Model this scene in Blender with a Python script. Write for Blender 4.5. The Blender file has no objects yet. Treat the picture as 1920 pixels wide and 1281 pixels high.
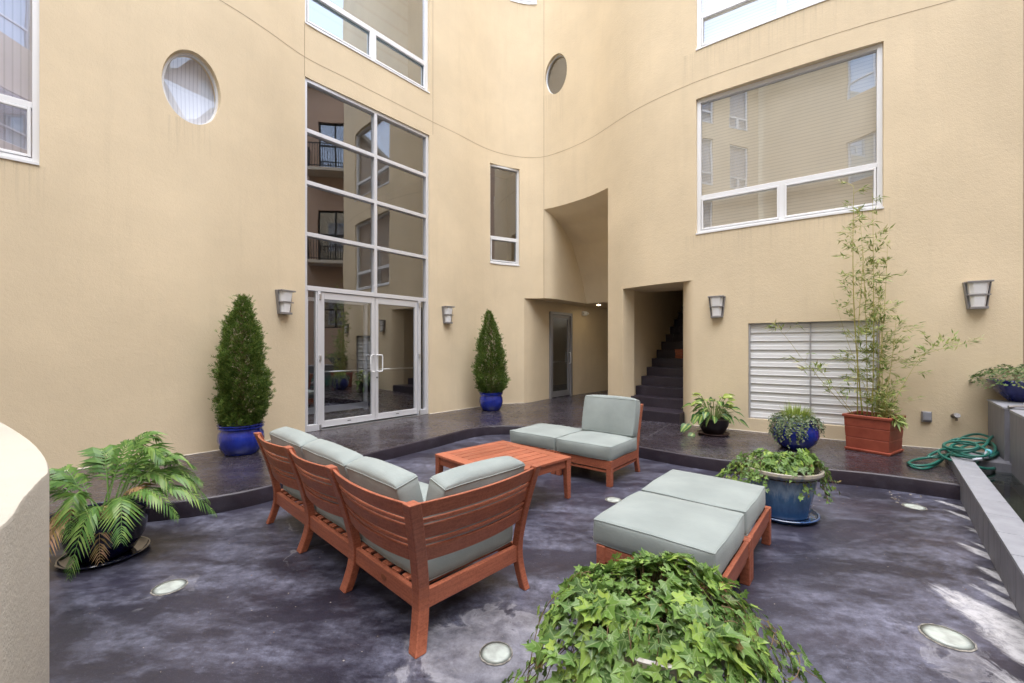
import bpy, bmesh, math, random
from math import sin, cos, pi, radians, sqrt, atan2, exp
from mathutils import Vector, Matrix, noise
random.seed(7)
S = bpy.context.scene
COL = S.collection

# ------------------------------------------------------------------ camera
CAM_H = 1.46
FPX = 800.0          # focal length in pixels of the 1920 px photograph
YH = 650.0           # horizon row
cam_d = bpy.data.cameras.new("camera")
cam = bpy.data.objects.new("camera", cam_d)
COL.objects.link(cam)
cam.location = (0, 0, CAM_H)
cam.rotation_euler = (radians(90), 0, 0)
cam_d.sensor_width = 36.0
cam_d.lens = 36.0 * FPX / 1920.0
cam_d.shift_y = (YH - 640.5) / 1920.0
cam_d.clip_start = 0.05
cam_d.clip_end = 400
S.camera = cam

# ------------------------------------------------------------------ world, sun, exposure
SUN_EL, SUN_AZ = 76.0, 172.0       # degrees; azimuth clockwise from +Y
w = bpy.data.worlds.new("World"); S.world = w; w.use_nodes = True
nt = w.node_tree
bg = nt.nodes["Background"]
sky = nt.nodes.new("ShaderNodeTexSky")
sky.sky_type = 'NISHITA'; sky.sun_disc = False
sky.sun_elevation = radians(SUN_EL); sky.sun_rotation = radians(SUN_AZ)
sky.air_density = 1.0; sky.dust_density = 1.5; sky.ozone_density = 1.0
hs = nt.nodes.new("ShaderNodeHueSaturation"); hs.inputs["Saturation"].default_value = .62      # thin high cloud: a paler sky
nt.links.new(sky.outputs[0], hs.inputs["Color"]); nt.links.new(hs.outputs[0], bg.inputs[0])
bg.inputs[1].default_value = 0.15
sd = bpy.data.lights.new("sun", 'SUN'); sun = bpy.data.objects.new("sun", sd); COL.objects.link(sun)
sd.energy = 1.0; sd.angle = radians(85); sd.color = (1.0, 0.975, 0.95)
_el, _az = radians(SUN_EL), radians(SUN_AZ)
sdir = Vector((cos(_el) * sin(_az), cos(_el) * cos(_az), sin(_el)))
sun.rotation_euler = sdir.to_track_quat('Z', 'Y').to_euler()
S.view_settings.view_transform = 'Standard'; S.view_settings.look = 'None'
S.view_settings.gamma = 1.0
S.view_settings.exposure = 2.28

# ------------------------------------------------------------------ helpers
def V(*a): return Vector(a)

def ground(px, py, z=0.0):
    """point of the photograph that lies on a horizontal plane of height z"""
    Y = (CAM_H - z) * FPX / (py - YH)
    return V((px - 960) / FPX * Y, Y, z)

class MB:
    def __init__(self): self.v = []; self.f = []; self.uv = {}
    def add(self, vs, fs):
        b = len(self.v); self.v += [Vector(p) for p in vs]
        self.f += [tuple(b + i for i in f) for f in fs]
    def xf(self, M, start=0):
        for i in range(start, len(self.v)): self.v[i] = M @ self.v[i]
    def box(self, c, s, R=None):
        x, y, z = s[0] / 2, s[1] / 2, s[2] / 2
        P = [V(a * x, b * y, d * z) for d in (-1, 1) for b in (-1, 1) for a in (-1, 1)]
        if R is not None: P = [R @ p for p in P]
        P = [p + Vector(c) for p in P]
        self.add(P, [(0, 2, 3, 1), (4, 5, 7, 6), (0, 1, 5, 4), (2, 6, 7, 3), (0, 4, 6, 2), (1, 3, 7, 5)])
    def box2(self, a, b):
        self.box([(a[i] + b[i]) / 2 for i in range(3)], [abs(b[i] - a[i]) for i in range(3)])
    def bar(self, p, q, w_, h_, up=V(0, 0, 1)):
        p, q = Vector(p), Vector(q); d = q - p; L = d.length
        if L < 1e-6: return
        d.normalize(); x = d.cross(up)
        if x.length < 1e-4: x = d.cross(V(0, 1, 0))
        x.normalize(); y = x.cross(d)
        R = Matrix((x, d, y)).transposed()
        self.box((p + q) / 2, (w_, L, h_), R)
    def loft(self, rings, close=True, cap=True):
        n = len(rings[0]); b = len(self.v)
        for r in rings: self.v += [Vector(p) for p in r]
        for i in range(len(rings) - 1):
            for j in range(n if close else n - 1):
                k = (j + 1) % n
                self.f.append((b + i * n + j, b + i * n + k, b + (i + 1) * n + k, b + (i + 1) * n + j))
        if cap and close:
            self.f.append(tuple(b + j for j in reversed(range(n))))
            self.f.append(tuple(b + (len(rings) - 1) * n + j for j in range(n)))
    def tube(self, pts, r, n=8, cap=True):
        pts = [Vector(p) for p in pts]; rings = []; up = None
        for i, p in enumerate(pts):
            d = (pts[min(i + 1, len(pts) - 1)] - pts[max(i - 1, 0)])
            if d.length < 1e-9: d = V(0, 0, 1)
            d.normalize()
            if up is None:
                up = d.cross(V(0, 0, 1))
                if up.length < .05: up = V(1, 0, 0)
            up = (up - d * up.dot(d)).normalized(); s_ = d.cross(up)
            rr = r[i] if isinstance(r, (list, tuple)) else r
            rings.append([p + (up * cos(2 * pi * k / n) + s_ * sin(2 * pi * k / n)) * rr for k in range(n)])
        self.loft(rings, True, cap)
    def lathe(self, prof, n=40, c=(0, 0, 0), sx=1, sy=1):
        rings = [[V(c[0] + r * cos(2 * pi * k / n) * sx, c[1] + r * sin(2 * pi * k / n) * sy, c[2] + z) for k in range(n)] for r, z in prof]
        self.loft(rings, True, True)
    def build(self, name, mat, parent=None, smooth=False, bevel=0, seg=2, uvs=None):
        me = bpy.data.meshes.new(name)
        me.from_pydata([tuple(p) for p in self.v], [], self.f)
        me.update()
        if mat: me.materials.append(mat)
        if uvs:
            l = me.uv_layers.new(name="UVMap")
            for lp in me.loops: l.data[lp.index].uv = uvs[lp.vertex_index]
        o = bpy.data.objects.new(name, me); COL.objects.link(o)
        if parent: o.parent = parent
        if bevel:
            m = o.modifiers.new("bevel", 'BEVEL'); m.width = bevel; m.segments = seg; m.limit_method = 'ANGLE'; m.angle_limit = radians(35)
        if smooth:
            if smooth is True:
                for p in me.polygons: p.use_smooth = True
            else:
                me.shade_smooth_by_angle(angle=radians(smooth)) if hasattr(me, 'shade_smooth_by_angle') else smooth_angle(me, radians(smooth))
        return o

def smooth_angle(me, a):
    bm = bmesh.new(); bm.from_mesh(me)
    for f in bm.faces: f.smooth = True
    for e in bm.edges:
        e.smooth = not (len(e.link_faces) == 2 and e.calc_face_angle(0) > a)
    bm.to_mesh(me); bm.free()

def thing(name, label, cat, loc=(0, 0, 0), rz=0.0, group=None):
    o = bpy.data.objects.new(name, None); COL.objects.link(o)
    o.empty_display_size = .1; o.location = loc; o.rotation_euler = (0, 0, rz)
    return tag(o, label, cat, group)
def tag(o, label=None, cat=None, group=None, kind=None):
    if label: o['label'] = label
    if cat: o['category'] = cat
    if group: o['group'] = group
    if kind: o['kind'] = kind
    return o
def copy_thing(o, loc, rz, label, parent=None):
    c = o.copy(); COL.objects.link(c)
    if parent: c.parent = parent
    else: c.location = loc; c.rotation_euler = (0, 0, rz); c['label'] = label
    for ch in list(o.children): copy_thing(ch, None, None, None, c)
    return c

# ------------------------------------------------------------------ materials
def mat(name, color, rough=.6, metal=0.0, spec=None, coat=0.0, transl=0.0):
    m = bpy.data.materials.new(name); m.use_nodes = True
    b = m.node_tree.nodes["Principled BSDF"]
    b.inputs["Base Color"].default_value = (*color, 1); b.inputs["Roughness"].default_value = rough
    b.inputs["Metallic"].default_value = metal
    if spec is not None: b.inputs["Specular IOR Level"].default_value = spec
    if coat: b.inputs["Coat Weight"].default_value = coat; b.inputs["Coat Roughness"].default_value = .08
    return m
class NT:
    def __init__(s, m): s.m = m; s.t = m.node_tree; s.b = s.t.nodes["Principled BSDF"]
    def n(s, ty, **k):
        x = s.t.nodes.new(ty)
        for a, b in k.items(): setattr(x, a, b)
        return x
    def l(s, a, b): s.t.links.new(a, b)
    def coord(s, kind='Object', scale=None, rot=None):
        c = s.n("ShaderNodeTexCoord"); out = c.outputs[kind]
        if scale or rot:
            mp = s.n("ShaderNodeMapping")
            if scale: mp.inputs["Scale"].default_value = scale
            if rot: mp.inputs["Rotation"].default_value = rot
            s.l(out, mp.inputs[0]); out = mp.outputs[0]
        return out
    def noise(s, vec, scale, detail=4, rough=.55, dist=0):
        x = s.n("ShaderNodeTexNoise"); x.inputs["Scale"].default_value = scale
        x.inputs["Detail"].default_value = detail; x.inputs["Roughness"].default_value = rough
        x.inputs["Distortion"].default_value = dist
        s.l(vec, x.inputs["Vector"]); return x.outputs["Fac"]
    def ramp(s, fac, stops):
        r = s.n("ShaderNodeValToRGB"); e = r.color_ramp.elements
        while len(e) < len(stops): e.new(.5)
        for i, (p, c) in enumerate(stops):
            e[i].position = p; e[i].color = (*c, 1) if isinstance(c, (tuple, list)) else (c, c, c, 1)
        s.l(fac, r.inputs[0]); return r.outputs[0]
    def mix(s, fac, a, b, mode='MIX'):
        x = s.n("ShaderNodeMix", data_type='RGBA', blend_type=mode)
        for sock, val in ((x.inputs[0], fac), (x.inputs[6], a), (x.inputs[7], b)):
            if isinstance(val, (int, float)): sock.default_value = val
            elif isinstance(val, tuple): sock.default_value = (*val, 1)
            else: s.l(val, sock)
        return x.outputs[2]
    def math(s, op, a, b=None, c=None):
        x = s.n("ShaderNodeMath", operation=op)
        for i, v in enumerate((a, b, c)):
            if v is None: continue
            if isinstance(v, (int, float)): x.inputs[i].default_value = v
            else: s.l(v, x.inputs[i])
        return x.outputs[0]
    def bump(s, h, strength=.3, dist=.01):
        x = s.n("ShaderNodeBump"); x.inputs["Strength"].default_value = strength; x.inputs["Distance"].default_value = dist
        s.l(h, x.inputs["Height"]); s.l(x.outputs[0], s.b.inputs["Normal"])

def stucco(name, c, stain=True, streaks=None):
    m = mat(name, c, .85, spec=.25); t = NT(m); co = t.coord()
    n1 = t.noise(co, .7, 5, .6); n2 = t.noise(co, 6, 5, .65)
    d = tuple(x * .9 for x in c); l_ = tuple(min(1, x * 1.06) for x in c)
    col = t.ramp(n1, [(.3, d), (.7, l_)])
    co_v = t.coord(scale=(5, 5, .35)); n3 = t.noise(co_v, 1.2, 5, .7)
    col = t.mix(t.ramp(n3, [(.52, 0.0), (.8, .22)]), col, tuple(x * .72 for x in c))
    col = t.mix(t.ramp(n2, [(.3, .0), (.75, .12)]), col, tuple(x * .8 for x in c))
    if streaks:      # dirt that ran down below sills: (x0, x1, z sill, length)
        sx = t.n("ShaderNodeSeparateXYZ"); t.l(t.coord(), sx.inputs[0])
        fine = t.noise(t.coord(scale=(38, 38, .8)), 1.0, 4, .75)
        for (x0, x1, zs, L) in streaks:
            mx = t.math('MULTIPLY', t.math('GREATER_THAN', sx.outputs[0], x0), t.math('LESS_THAN', sx.outputs[0], x1))
            dz = t.math('SUBTRACT', zs, sx.outputs[2])
            fall = t.math('MULTIPLY', t.math('GREATER_THAN', dz, 0), t.math('MAXIMUM', t.math('SUBTRACT', 1.0, t.math('DIVIDE', dz, L)), 0.0))
            k = t.math('MULTIPLY', t.math('MULTIPLY', mx, fall), t.ramp(fine, [(.48, 0.0), (.72, .38)]))
            col = t.mix(k, col, tuple(x * .5 for x in c))
    t.l(col, t.b.inputs["Base Color"])
    g = t.noise(co, 110, 3, .6); g2 = t.noise(co, 30, 3, .6)
    t.bump(t.math('ADD', t.math('ADD', g, g2), t.math('MULTIPLY', t.noise(t.coord(scale=(1, 1, 2.2)), 7, 4, .6), .6)), .36, .007)
    return m

def glazed(name, c, dark, rim=None, rimz=None):
    m = mat(name, c, .12, coat=.6); t = NT(m); co = t.coord()
    n = t.noise(co, 5, 5, .6); n2 = t.noise(t.coord(scale=(14, 14, 1.5)), 1.5, 4, .7)
    col = t.ramp(n, [(.3, dark), (.7, c)])
    col = t.mix(t.ramp(n2, [(.5, 0.0), (.75, .5)]), col, tuple(min(1, x * 1.5 + .01) for x in c))
    t.l(col, t.b.inputs["Base Color"]); t.bump(t.noise(co, 14, 3), .12, .01)
    return m

def leafmat(name, c1, c2, c3=None, rough=.42, veins=False, stripe=None):
    m = mat(name, c1, rough, spec=.4); t = NT(m)
    g = t.n("ShaderNodeNewGeometry")
    st = [(0.0, c1), (.6, c2)] + ([(1.0, c3)] if c3 else [])
    if veins: st = [(0.0, (.26, .17, .06)), (.015, (.20, .15, .05)), (.03, tuple(x * .55 for x in c1)), (.30, c1), (.70, c2), (1.0, c3)]
    col = t.ramp(g.outputs["Random Per Island"], st)
    if veins or stripe:
        uv = t.n("ShaderNodeUVMap"); sp = t.n("ShaderNodeSeparateXYZ"); t.l(uv.outputs[0], sp.inputs[0])
        u, v = sp.outputs[0], sp.outputs[1]
    if veins:
        best = None
        for a in (0, 48, -48, 105, -105):
            ra = radians(a)
            d = t.math('ABSOLUTE', t.math('SUBTRACT', t.math('MULTIPLY', u, cos(ra)), t.math('MULTIPLY', v, sin(ra))))
            fwd = t.math('ADD', t.math('MULTIPLY', u, sin(ra)), t.math('MULTIPLY', v, cos(ra)))
            d = t.math('ADD', d, t.math('MULTIPLY', t.math('LESS_THAN', fwd, 0), 10))
            best = d if best is None else t.math('MINIMUM', best, d)
        col = t.mix(t.ramp(best, [(.012, .6), (.04, 0.0)]), col, (.30, .40, .17))
    if stripe:       # pale centre of variegated leaves
        w_ = t.noise(uv.outputs[0], 9, 3, .7)
        d = t.math('ADD', t.math('ABSOLUTE', u), t.math('MULTIPLY', w_, .35))
        col = t.mix(t.ramp(d, [(.24, 1.0), (.36, 0.0)]), col, stripe)
    t.l(col, t.b.inputs["Base Color"])
    tr = t.n("ShaderNodeBsdfTranslucent"); t.l(col, tr.inputs[0])
    mx = t.n("ShaderNodeMixShader"); mx.inputs[0].default_value = .28
    out = t.t.nodes["Material Output"]
    t.l(t.b.outputs[0], mx.inputs[1]); t.l(tr.outputs[0], mx.inputs[2]); t.l(mx.outputs[0], out.inputs[0])
    return m

def wood(name, c, dark):
    m = mat(name, c, .42, spec=.4); t = NT(m)
    co = t.coord()
    n = t.noise(co, 3, 4, .6)
    g1 = t.noise(t.coord(scale=(3, 60, 60)), 1.5, 4, .65, .6); g2 = t.noise(t.coord(scale=(60, 3, 60)), 1.5, 4, .65, .6)
    g = t.math('MULTIPLY', t.math('ADD', g1, g2), .5)
    col = t.ramp(n, [(.3, tuple(x * .88 for x in c)), (.7, tuple(x * 1.1 for x in c))])
    col = t.mix(t.ramp(g, [(.42, .65), (.56, 0.0)]), col, dark)
    gi = t.n("ShaderNodeNewGeometry"); col = t.mix(1.0, col, t.ramp(gi.outputs["Random Per Island"], [(0.0, (.78, .76, .76)), (1.0, (1.14, 1.14, 1.14))]), 'MULTIPLY')
    t.l(col, t.b.inputs["Base Color"]); t.bump(g, .12, .002)
    t.l(t.ramp(n, [(.3, .36), (.7, .52)]), t.b.inputs["Roughness"])
    return m

def glassmat(name, base=.10, tint=(.86, .88, .90)):
    m = bpy.data.materials.new(name); m.use_nodes = True; t = m.node_tree
    for n_ in list(t.nodes): t.nodes.remove(n_)
    out = t.nodes.new("ShaderNodeOutputMaterial"); tr = t.nodes.new("ShaderNodeBsdfTransparent"); gl = t.nodes.new("ShaderNodeBsdfGlossy")
    tr.inputs[0].default_value = (*tint, 1); gl.inputs["Roughness"].default_value = 0.0; gl.inputs[0].default_value = (.95, .97, 1, 1)
    lw = t.nodes.new("ShaderNodeNewGeometry"); dt = t.nodes.new("ShaderNodeVectorMath"); dt.operation = 'DOT_PRODUCT'
    t.links.new(lw.outputs["Normal"], dt.inputs[0]); t.links.new(lw.outputs["Incoming"], dt.inputs[1])
    ab = t.nodes.new("ShaderNodeMath"); ab.operation = 'ABSOLUTE'; t.links.new(dt.outputs["Value"], ab.inputs[0])
    om = t.nodes.new("ShaderNodeMath"); om.operation = 'SUBTRACT'; om.inputs[0].default_value = 1; t.links.new(ab.outputs[0], om.inputs[1])
    pw = t.nodes.new("ShaderNodeMath"); pw.operation = 'POWER'; pw.inputs[1].default_value = 4.0; t.links.new(om.outputs[0], pw.inputs[0]); fr = pw
    ad = t.nodes.new("ShaderNodeMath"); ad.operation = 'MULTIPLY_ADD'; ad.inputs[1].default_value = 1 - base; ad.inputs[2].default_value = base; ad.use_clamp = True
    # panes are never perfectly flat: a very slight ripple in what they mirror
    tc = t.nodes.new("ShaderNodeTexCoord"); ns = t.nodes.new("ShaderNodeTexNoise"); ns.inputs["Scale"].default_value = 1.3; ns.inputs["Detail"].default_value = 1
    bp = t.nodes.new("ShaderNodeBump"); bp.inputs["Strength"].default_value = .11; bp.inputs["Distance"].default_value = .01
    t.links.new(tc.outputs["Object"], ns.inputs["Vector"]); t.links.new(ns.outputs["Fac"], bp.inputs["Height"]); t.links.new(bp.outputs[0], gl.inputs["Normal"])
    mx = t.nodes.new("ShaderNodeMixShader")
    t.links.new(fr.outputs[0], ad.inputs[0]); t.links.new(ad.outputs[0], mx.inputs[0])
    t.links.new(tr.outputs[0], mx.inputs[1]); t.links.new(gl.outputs[0], mx.inputs[2]); t.links.new(mx.outputs[0], out.inputs[0])
    return m

WALLC = (.72, .60, .415)
M = {}
M['stucco'] = stucco('stucco_tan', WALLC, streaks=[(2.9, 5.05, 3.31, .55), (2.9, 4.7, 6.36, .6), (-5.6, -4.78, 3.31, .6), (.72, 1.15, 7.25, 1.0), (-4.1, -3.75, 4.2, .5), (.1, .75, 9.4, .3)])
M['stucco_pale'] = stucco('stucco_pale', (.60, .545, .45))
M['stucco_pink'] = stucco('stucco_pink', (.50, .36, .27))
M['white'] = mat('white_aluminium', (.78, .79, .80), .38, .15)
M['silver'] = mat('silver_aluminium', (.70, .71, .74), .36, .35)
M['steel'] = mat('steel', (.62, .62, .63), .28, .9)
M['dark_metal'] = mat('dark_metal', (.16, .16, .17), .5, .5)
M['lamp_metal'] = mat('lamp_metal', (.27, .26, .26), .5, .4)
M['glass'] = glassmat('glass', .27)
M['glass_clear'] = glassmat('glass_upper', .42)
M['glass_soft'] = glassmat('glass_blind_side', .36, (.95, .96, .97))
M['glass_oval'] = glassmat('glass_oval', .10, (.97, .98, .99))
M['black_iron'] = mat('black_iron', (.03, .03, .03), .5, .3)
M['dark_in'] = mat('interior_dark', (.10, .085, .075), .8)
M['joint'] = mat('joint_sealant', (.30, .22, .14), .8)
M['joint_white'] = mat('sealant_white', (.55, .50, .42), .7)
M['diffuser'] = mat('lamp_glass', (.80, .80, .80), .35)
M['rubber'] = mat('rubber', (.02, .02, .02), .6)

def concrete(name, dark, mid, light, rough, seed, white_stain=False, streak_rot=.7, amt=1.0):
    m = mat(name, mid, rough, spec=.5); t = NT(m)
    co0 = t.coord()
    off = t.n("ShaderNodeMapping"); off.inputs["Location"].default_value = (seed, seed * 2.3, 0); t.l(co0, off.inputs[0]); co = off.outputs[0]
    stv = t.n("ShaderNodeMapping"); stv.inputs["Rotation"].default_value = (0, 0, streak_rot); stv.inputs["Scale"].default_value = (.8, 1.9, 1); t.l(co, stv.inputs[0])
    big = t.noise(co, .65, 8, .68, .2)
    str_ = t.noise(stv.outputs[0], 1.25, 9, .74, .15)
    fine = t.noise(co, 11, 8, .78, .1)
    vfine = t.noise(co, 60, 4, .7)
    col = t.ramp(big, [(.35, dark), (.65, mid)])
    k = t.math('MULTIPLY', t.ramp(str_, [(.45, 0.0), (.70, 1.0)]), t.ramp(fine, [(.36, .12), (.60, 1.0)]))
    col = t.mix(t.math('MULTIPLY', k, .75 * amt), col, light)
    # brownish patches
    br = t.noise(stv.outputs[0], .9, 4, .6)
    col = t.mix(t.ramp(br, [(.55, 0.0), (.75, .45)]), col, (mid[0] * 1.15, mid[1] * .85, mid[2] * .75))
    grit = t.noise(co, 190, 3, .75)
    col = t.mix(t.ramp(grit, [(.60, 0.0), (.70, .45)]), col, light)
    col = t.mix(t.ramp(grit, [(.30, .5), (.40, 0.0)]), col, tuple(x * .6 for x in dark))
    # scuffed pale flecks
    col = t.mix(t.math('MULTIPLY', t.ramp(vfine, [(.60, 0.0), (.72, .5)]), t.ramp(fine, [(.45, 0.0), (.65, 1.0)])), col, tuple(x * 1.5 for x in light))
    # thin cracks with lime
    wv = t.n("ShaderNodeTexVoronoi", feature='DISTANCE_TO_EDGE'); wv.inputs["Scale"].default_value = .42
    wm = t.n("ShaderNodeMapping"); t.l(co, wm.inputs[0])
    wn = t.n("ShaderNodeTexNoise"); wn.inputs["Scale"].default_value = 1.6; wn.inputs["Detail"].default_value = 6; t.l(co, wn.inputs["Vector"])
    va = t.n("ShaderNodeVectorMath", operation='MULTIPLY_ADD'); va.inputs[1].default_value = (1.0, 1.0, 0); t.l(wn.outputs["Color"], va.inputs[0]); t.l(wm.outputs[0], va.inputs[2])
    t.l(va.outputs[0], wv.inputs["Vector"])
    crack = t.ramp(wv.outputs["Distance"], [(.0004, 1.0), (.0018, 0.0)])
    gate = t.ramp(t.noise(co, .55, 2), [(.60, 0.0), (.66, .30)])
    col = t.mix(t.math('MULTIPLY', crack, gate), col, (.5, .5, .53))
    if white_stain:
        # lime washed out from under the low wall: distance from its foot line
        sx = t.n("ShaderNodeSeparateXYZ"); t.l(co0, sx.inputs[0]); X, Y = sx.outputs[0], sx.outputs[1]
        nx, ny = .756, -.655; c0 = 4.247 * nx + 4.04 * ny
        dist = t.math('SUBTRACT', c0, t.math('ADD', t.math('MULTIPLY', X, nx), t.math('MULTIPLY', Y, ny)))
        along = t.math('ADD', t.math('MULTIPLY', X, .655), t.math('MULTIPLY', Y, .756))
        stx = t.n("ShaderNodeMapping"); stx.inputs["Rotation"].default_value = (0, 0, .12); stx.inputs["Scale"].default_value = (4.5, 1.6, 1); t.l(co0, stx.inputs[0])
        n_ = t.noise(stx.outputs[0], 2.2, 10, .80, .9)
        foot = t.math('SUBTRACT', along, dist)
        tot = None
        for (b0, hw, reach, amt_) in ((3.28, .24, .46, 1.0), (3.05, .2, .3, .8), (3.66, .07, .26, .8), (3.85, .07, .15, .8), (4.06, .08, .16, .75), (4.42, .09, .22, .8), (4.60, .05, .12, .7), (4.95, .08, .14, .5), (5.28, .07, .30, .6), (5.55, .08, .34, .6), (2.6, .2, .3, .8)):
            q = t.math('DIVIDE', t.math('SUBTRACT', foot, b0), hw)
            g_ = t.math('MAXIMUM', t.math('SUBTRACT', 1.0, t.math('MULTIPLY', q, q)), 0.0)
            g_ = t.math('MULTIPLY', g_, t.math('MULTIPLY', t.math('MAXIMUM', t.math('SUBTRACT', 1.0, t.math('DIVIDE', dist, reach)), 0.0), amt_))
            tot = g_ if tot is None else t.math('MAXIMUM', tot, g_)
        tot = t.math('MULTIPLY', tot, t.math('GREATER_THAN', dist, -.01))
        k2 = t.ramp(t.math('ADD', t.math('MULTIPLY', n_, .75), t.math('MULTIPLY', tot, .62)), [(.52, 0.0), (.66, 1.0)])
        k2 = t.math('MULTIPLY', k2, t.ramp(tot, [(.02, 0.0), (.12, 1.0)]))
        foot_line = t.ramp(dist, [(.004, 1.0), (.03, 0.0)]); k2 = t.math('MAXIMUM', k2, t.math('MULTIPLY', foot_line, t.math('MULTIPLY', t.ramp(n_, [(.5, 0.0), (.62, .5)]), t.math('GREATER_THAN', dist, -.01))))
        k2 = t.math('MULTIPLY', k2, t.ramp(t.noise(co, 16, 8, .8, .3), [(.34, .35), (.56, 1.0)]))
        col = t.mix(t.math('MULTIPLY', k2, .80), col, (.56, .56, .58))
        # lime rings round the sunken lights
        for (lx, ly, r, a) in ((-.117, 2.02, .42, .75), (2.18, 2.14, .14, .25), (-2.075, 2.58, .14, .3), (2.05, 1.90, .16, .5)):
            dx = t.math('SUBTRACT', X, lx); dy = t.math('SUBTRACT', Y, ly)
            rr = t.math('SQRT', t.math('ADD', t.math('MULTIPLY', dx, dx), t.math('MULTIPLY', dy, dy)))
            rr = t.math('MULTIPLY_ADD', t.math('SUBTRACT', t.noise(co, 4, 5, .65, 1.2), .5), .75, rr)
            kk = t.math('MULTIPLY', t.ramp(t.math('DIVIDE', rr, r), [(.15, a * .9), (.55, a * .55), (.75, a), (.85, a * .25), (1.0, 0.0)]), t.ramp(fine, [(.3, .35), (.6, 1.0)]))
            col = t.mix(kk, col, (.34, .34, .37))
        # one long white crack by the near planter
        ax, ay, bx, by = .84, 1.82, 1.75, 1.30
        L = sqrt((bx - ax) ** 2 + (by - ay) ** 2); ux, uy = (bx - ax) / L, (by - ay) / L
        wob = t.math('MULTIPLY', t.math('SUBTRACT', t.noise(co, 3.2, 6, .65), .5), .16)
        dd = t.math('ABSOLUTE', t.math('ADD', wob, t.math('SUBTRACT', t.math('MULTIPLY', t.math('SUBTRACT', X, ax), uy), t.math('MULTIPLY', t.math('SUBTRACT', Y, ay), ux))))
        al = t.math('ADD', t.math('MULTIPLY', t.math('SUBTRACT', X, ax), ux), t.math('MULTIPLY', t.math('SUBTRACT', Y, ay), uy))
        kk = t.math('MULTIPLY', t.ramp(dd, [(.003, 1.0), (.011, 0.0)]), t.math('MULTIPLY', t.math('GREATER_THAN', al, 0), t.math('LESS_THAN', al, 1.6)))
        col = t.mix(t.math('MULTIPLY', kk, .85), col, (.62, .62, .63))
    t.l(col, t.b.inputs["Base Color"])
    t.l(t.ramp(fine, [(.3, rough - .10), (.7, rough + .14)]), t.b.inputs["Roughness"])
    t.bump(t.math('ADD', t.noise(co, 25, 4, .6), t.math('MULTIPLY', vfine, .5)), .12 if rough > .3 else .010, .004)
    return m
M['floor'] = concrete('stained_concrete', (.011, .010, .019), (.036, .034, .054), (.21, .22, .30), .38, 3.1, True, .7, 1.4)  # real mottling, its pale blue lifted to paint in the sky's sheen
M['terrace'] = concrete('polished_concrete', (.020, .016, .020), (.036, .029, .036), (.15, .145, .18), .24, 9.4, False, -.3, .7)
M['riser'] = concrete('riser_concrete', (.015, .011, .018), (.028, .020, .030), (.10, .09, .12), .42, 5.0, False, 0, .5)

# ------------------------------------------------------------------ facade plan (a flowing curve seen from above)
PLAN = [(-7.6, -7.0), (-7.6, -4.0), (-7.6, -1.0), (-7.35, 1.0), (-6.5, 2.55), (-5.6, 3.58), (-4.83, 4.38), (-4.25, 4.87), (-3.86, 5.20), (-3.62, 5.52), (-3.38, 5.96), (-3.14, 6.47),
        (-2.72, 6.96), (-2.2, 7.57), (-1.58, 8.30), (-1.104, 8.83), (-.855, 9.14), (-.591, 9.44), (-.302, 9.67), (0, 9.82), (.31, 9.91), (.52, 9.92),
        (.74, 9.87), (.972, 9.72), (1.321, 9.395), (1.683, 8.955), (1.977, 8.435), (2.238, 7.985), (2.504, 7.635), (2.76, 7.359), (2.998, 7.12),
        (3.242, 6.915), (3.778, 6.518), (4.168, 6.235), (4.54, 5.985), (4.895, 5.77), (5.25, 5.58), (5.603, 5.40), (6.12, 5.11)]
def catmull(P, n=12):
    P = [Vector((p[0], p[1])) for p in P]; out = []
    Q = [2 * P[0] - P[1]] + P + [2 * P[-1] - P[-2]]
    for i in range(1, len(Q) - 2):
        for k in range(n):
            t = k / n; a, b, c, d = Q[i - 1], Q[i], Q[i + 1], Q[i + 2]
            out.append(.5 * ((2 * b) + (c - a) * t + (2 * a - 5 * b + 4 * c - d) * t * t + (3 * b - a - 3 * c + d) * t ** 3))
    out.append(P[-1]); return out
def resample(P, step):
    L = [0]
    for a, b in zip(P, P[1:]): L.append(L[-1] + (b - a).length)
    n = max(2, int(round(L[-1] / step))); out = []; j = 0
    for i in range(n + 1):
        s = L[-1] * i / n
        while j < len(L) - 2 and L[j + 1] < s: j += 1
        out.append(P[j].lerp(P[j + 1], (s - L[j]) / max(1e-9, L[j + 1] - L[j])))
    return out, L[-1]
_raw = catmull(PLAN)
DP, LEN = resample(_raw, .02)
for _ in range(60):
    DP = [DP[0]] + [(DP[i - 1] + DP[i] * 2 + DP[i + 1]) / 4 for i in range(1, len(DP) - 1)] + [DP[-1]]
STEP = LEN / (len(DP) - 1)
def wp(s):
    x = min(max(s / STEP, 0), len(DP) - 1.001); i = int(x)
    return DP[i].lerp(DP[i + 1], x - i)
def wt(s):
    return (wp(min(s + .03, LEN)) - wp(max(s - .03, 0))).normalized()
def W(s, z, off=0.0):
    p = wp(s); t = wt(s); return V(p.x + t.y * off, p.y - t.x * off, z)
def sx(px):
    """arc length at which the facade crosses the photograph's column px"""
    k = (px - 960) / FPX
    for i in range(len(DP) - 1):
        a, b = DP[i], DP[i + 1]
        if a.y < .5: continue
        fa, fb = a.x - k * a.y, b.x - k * b.y
        if fa <= 0 < fb: return (i + fa / (fa - fb)) * STEP
    return LEN

S_ = {k: sx(k) for k in (303, 359, 414, 572, 805, 810, 919, 974, 956, 1007, 983, 1019, 1022, 1042, 1063, 1140, 1168, 1268, 1300, 1305, 1403, 1652, 1655, 1657, 1650)}
ZG = .15                 # terrace level
ZTOP = 16.0
ZJ = 5.848

building = thing('apartment_building', 'tan stucco apartment building with curving facade, tall entrance glazing and oval windows', 'building')

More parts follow.
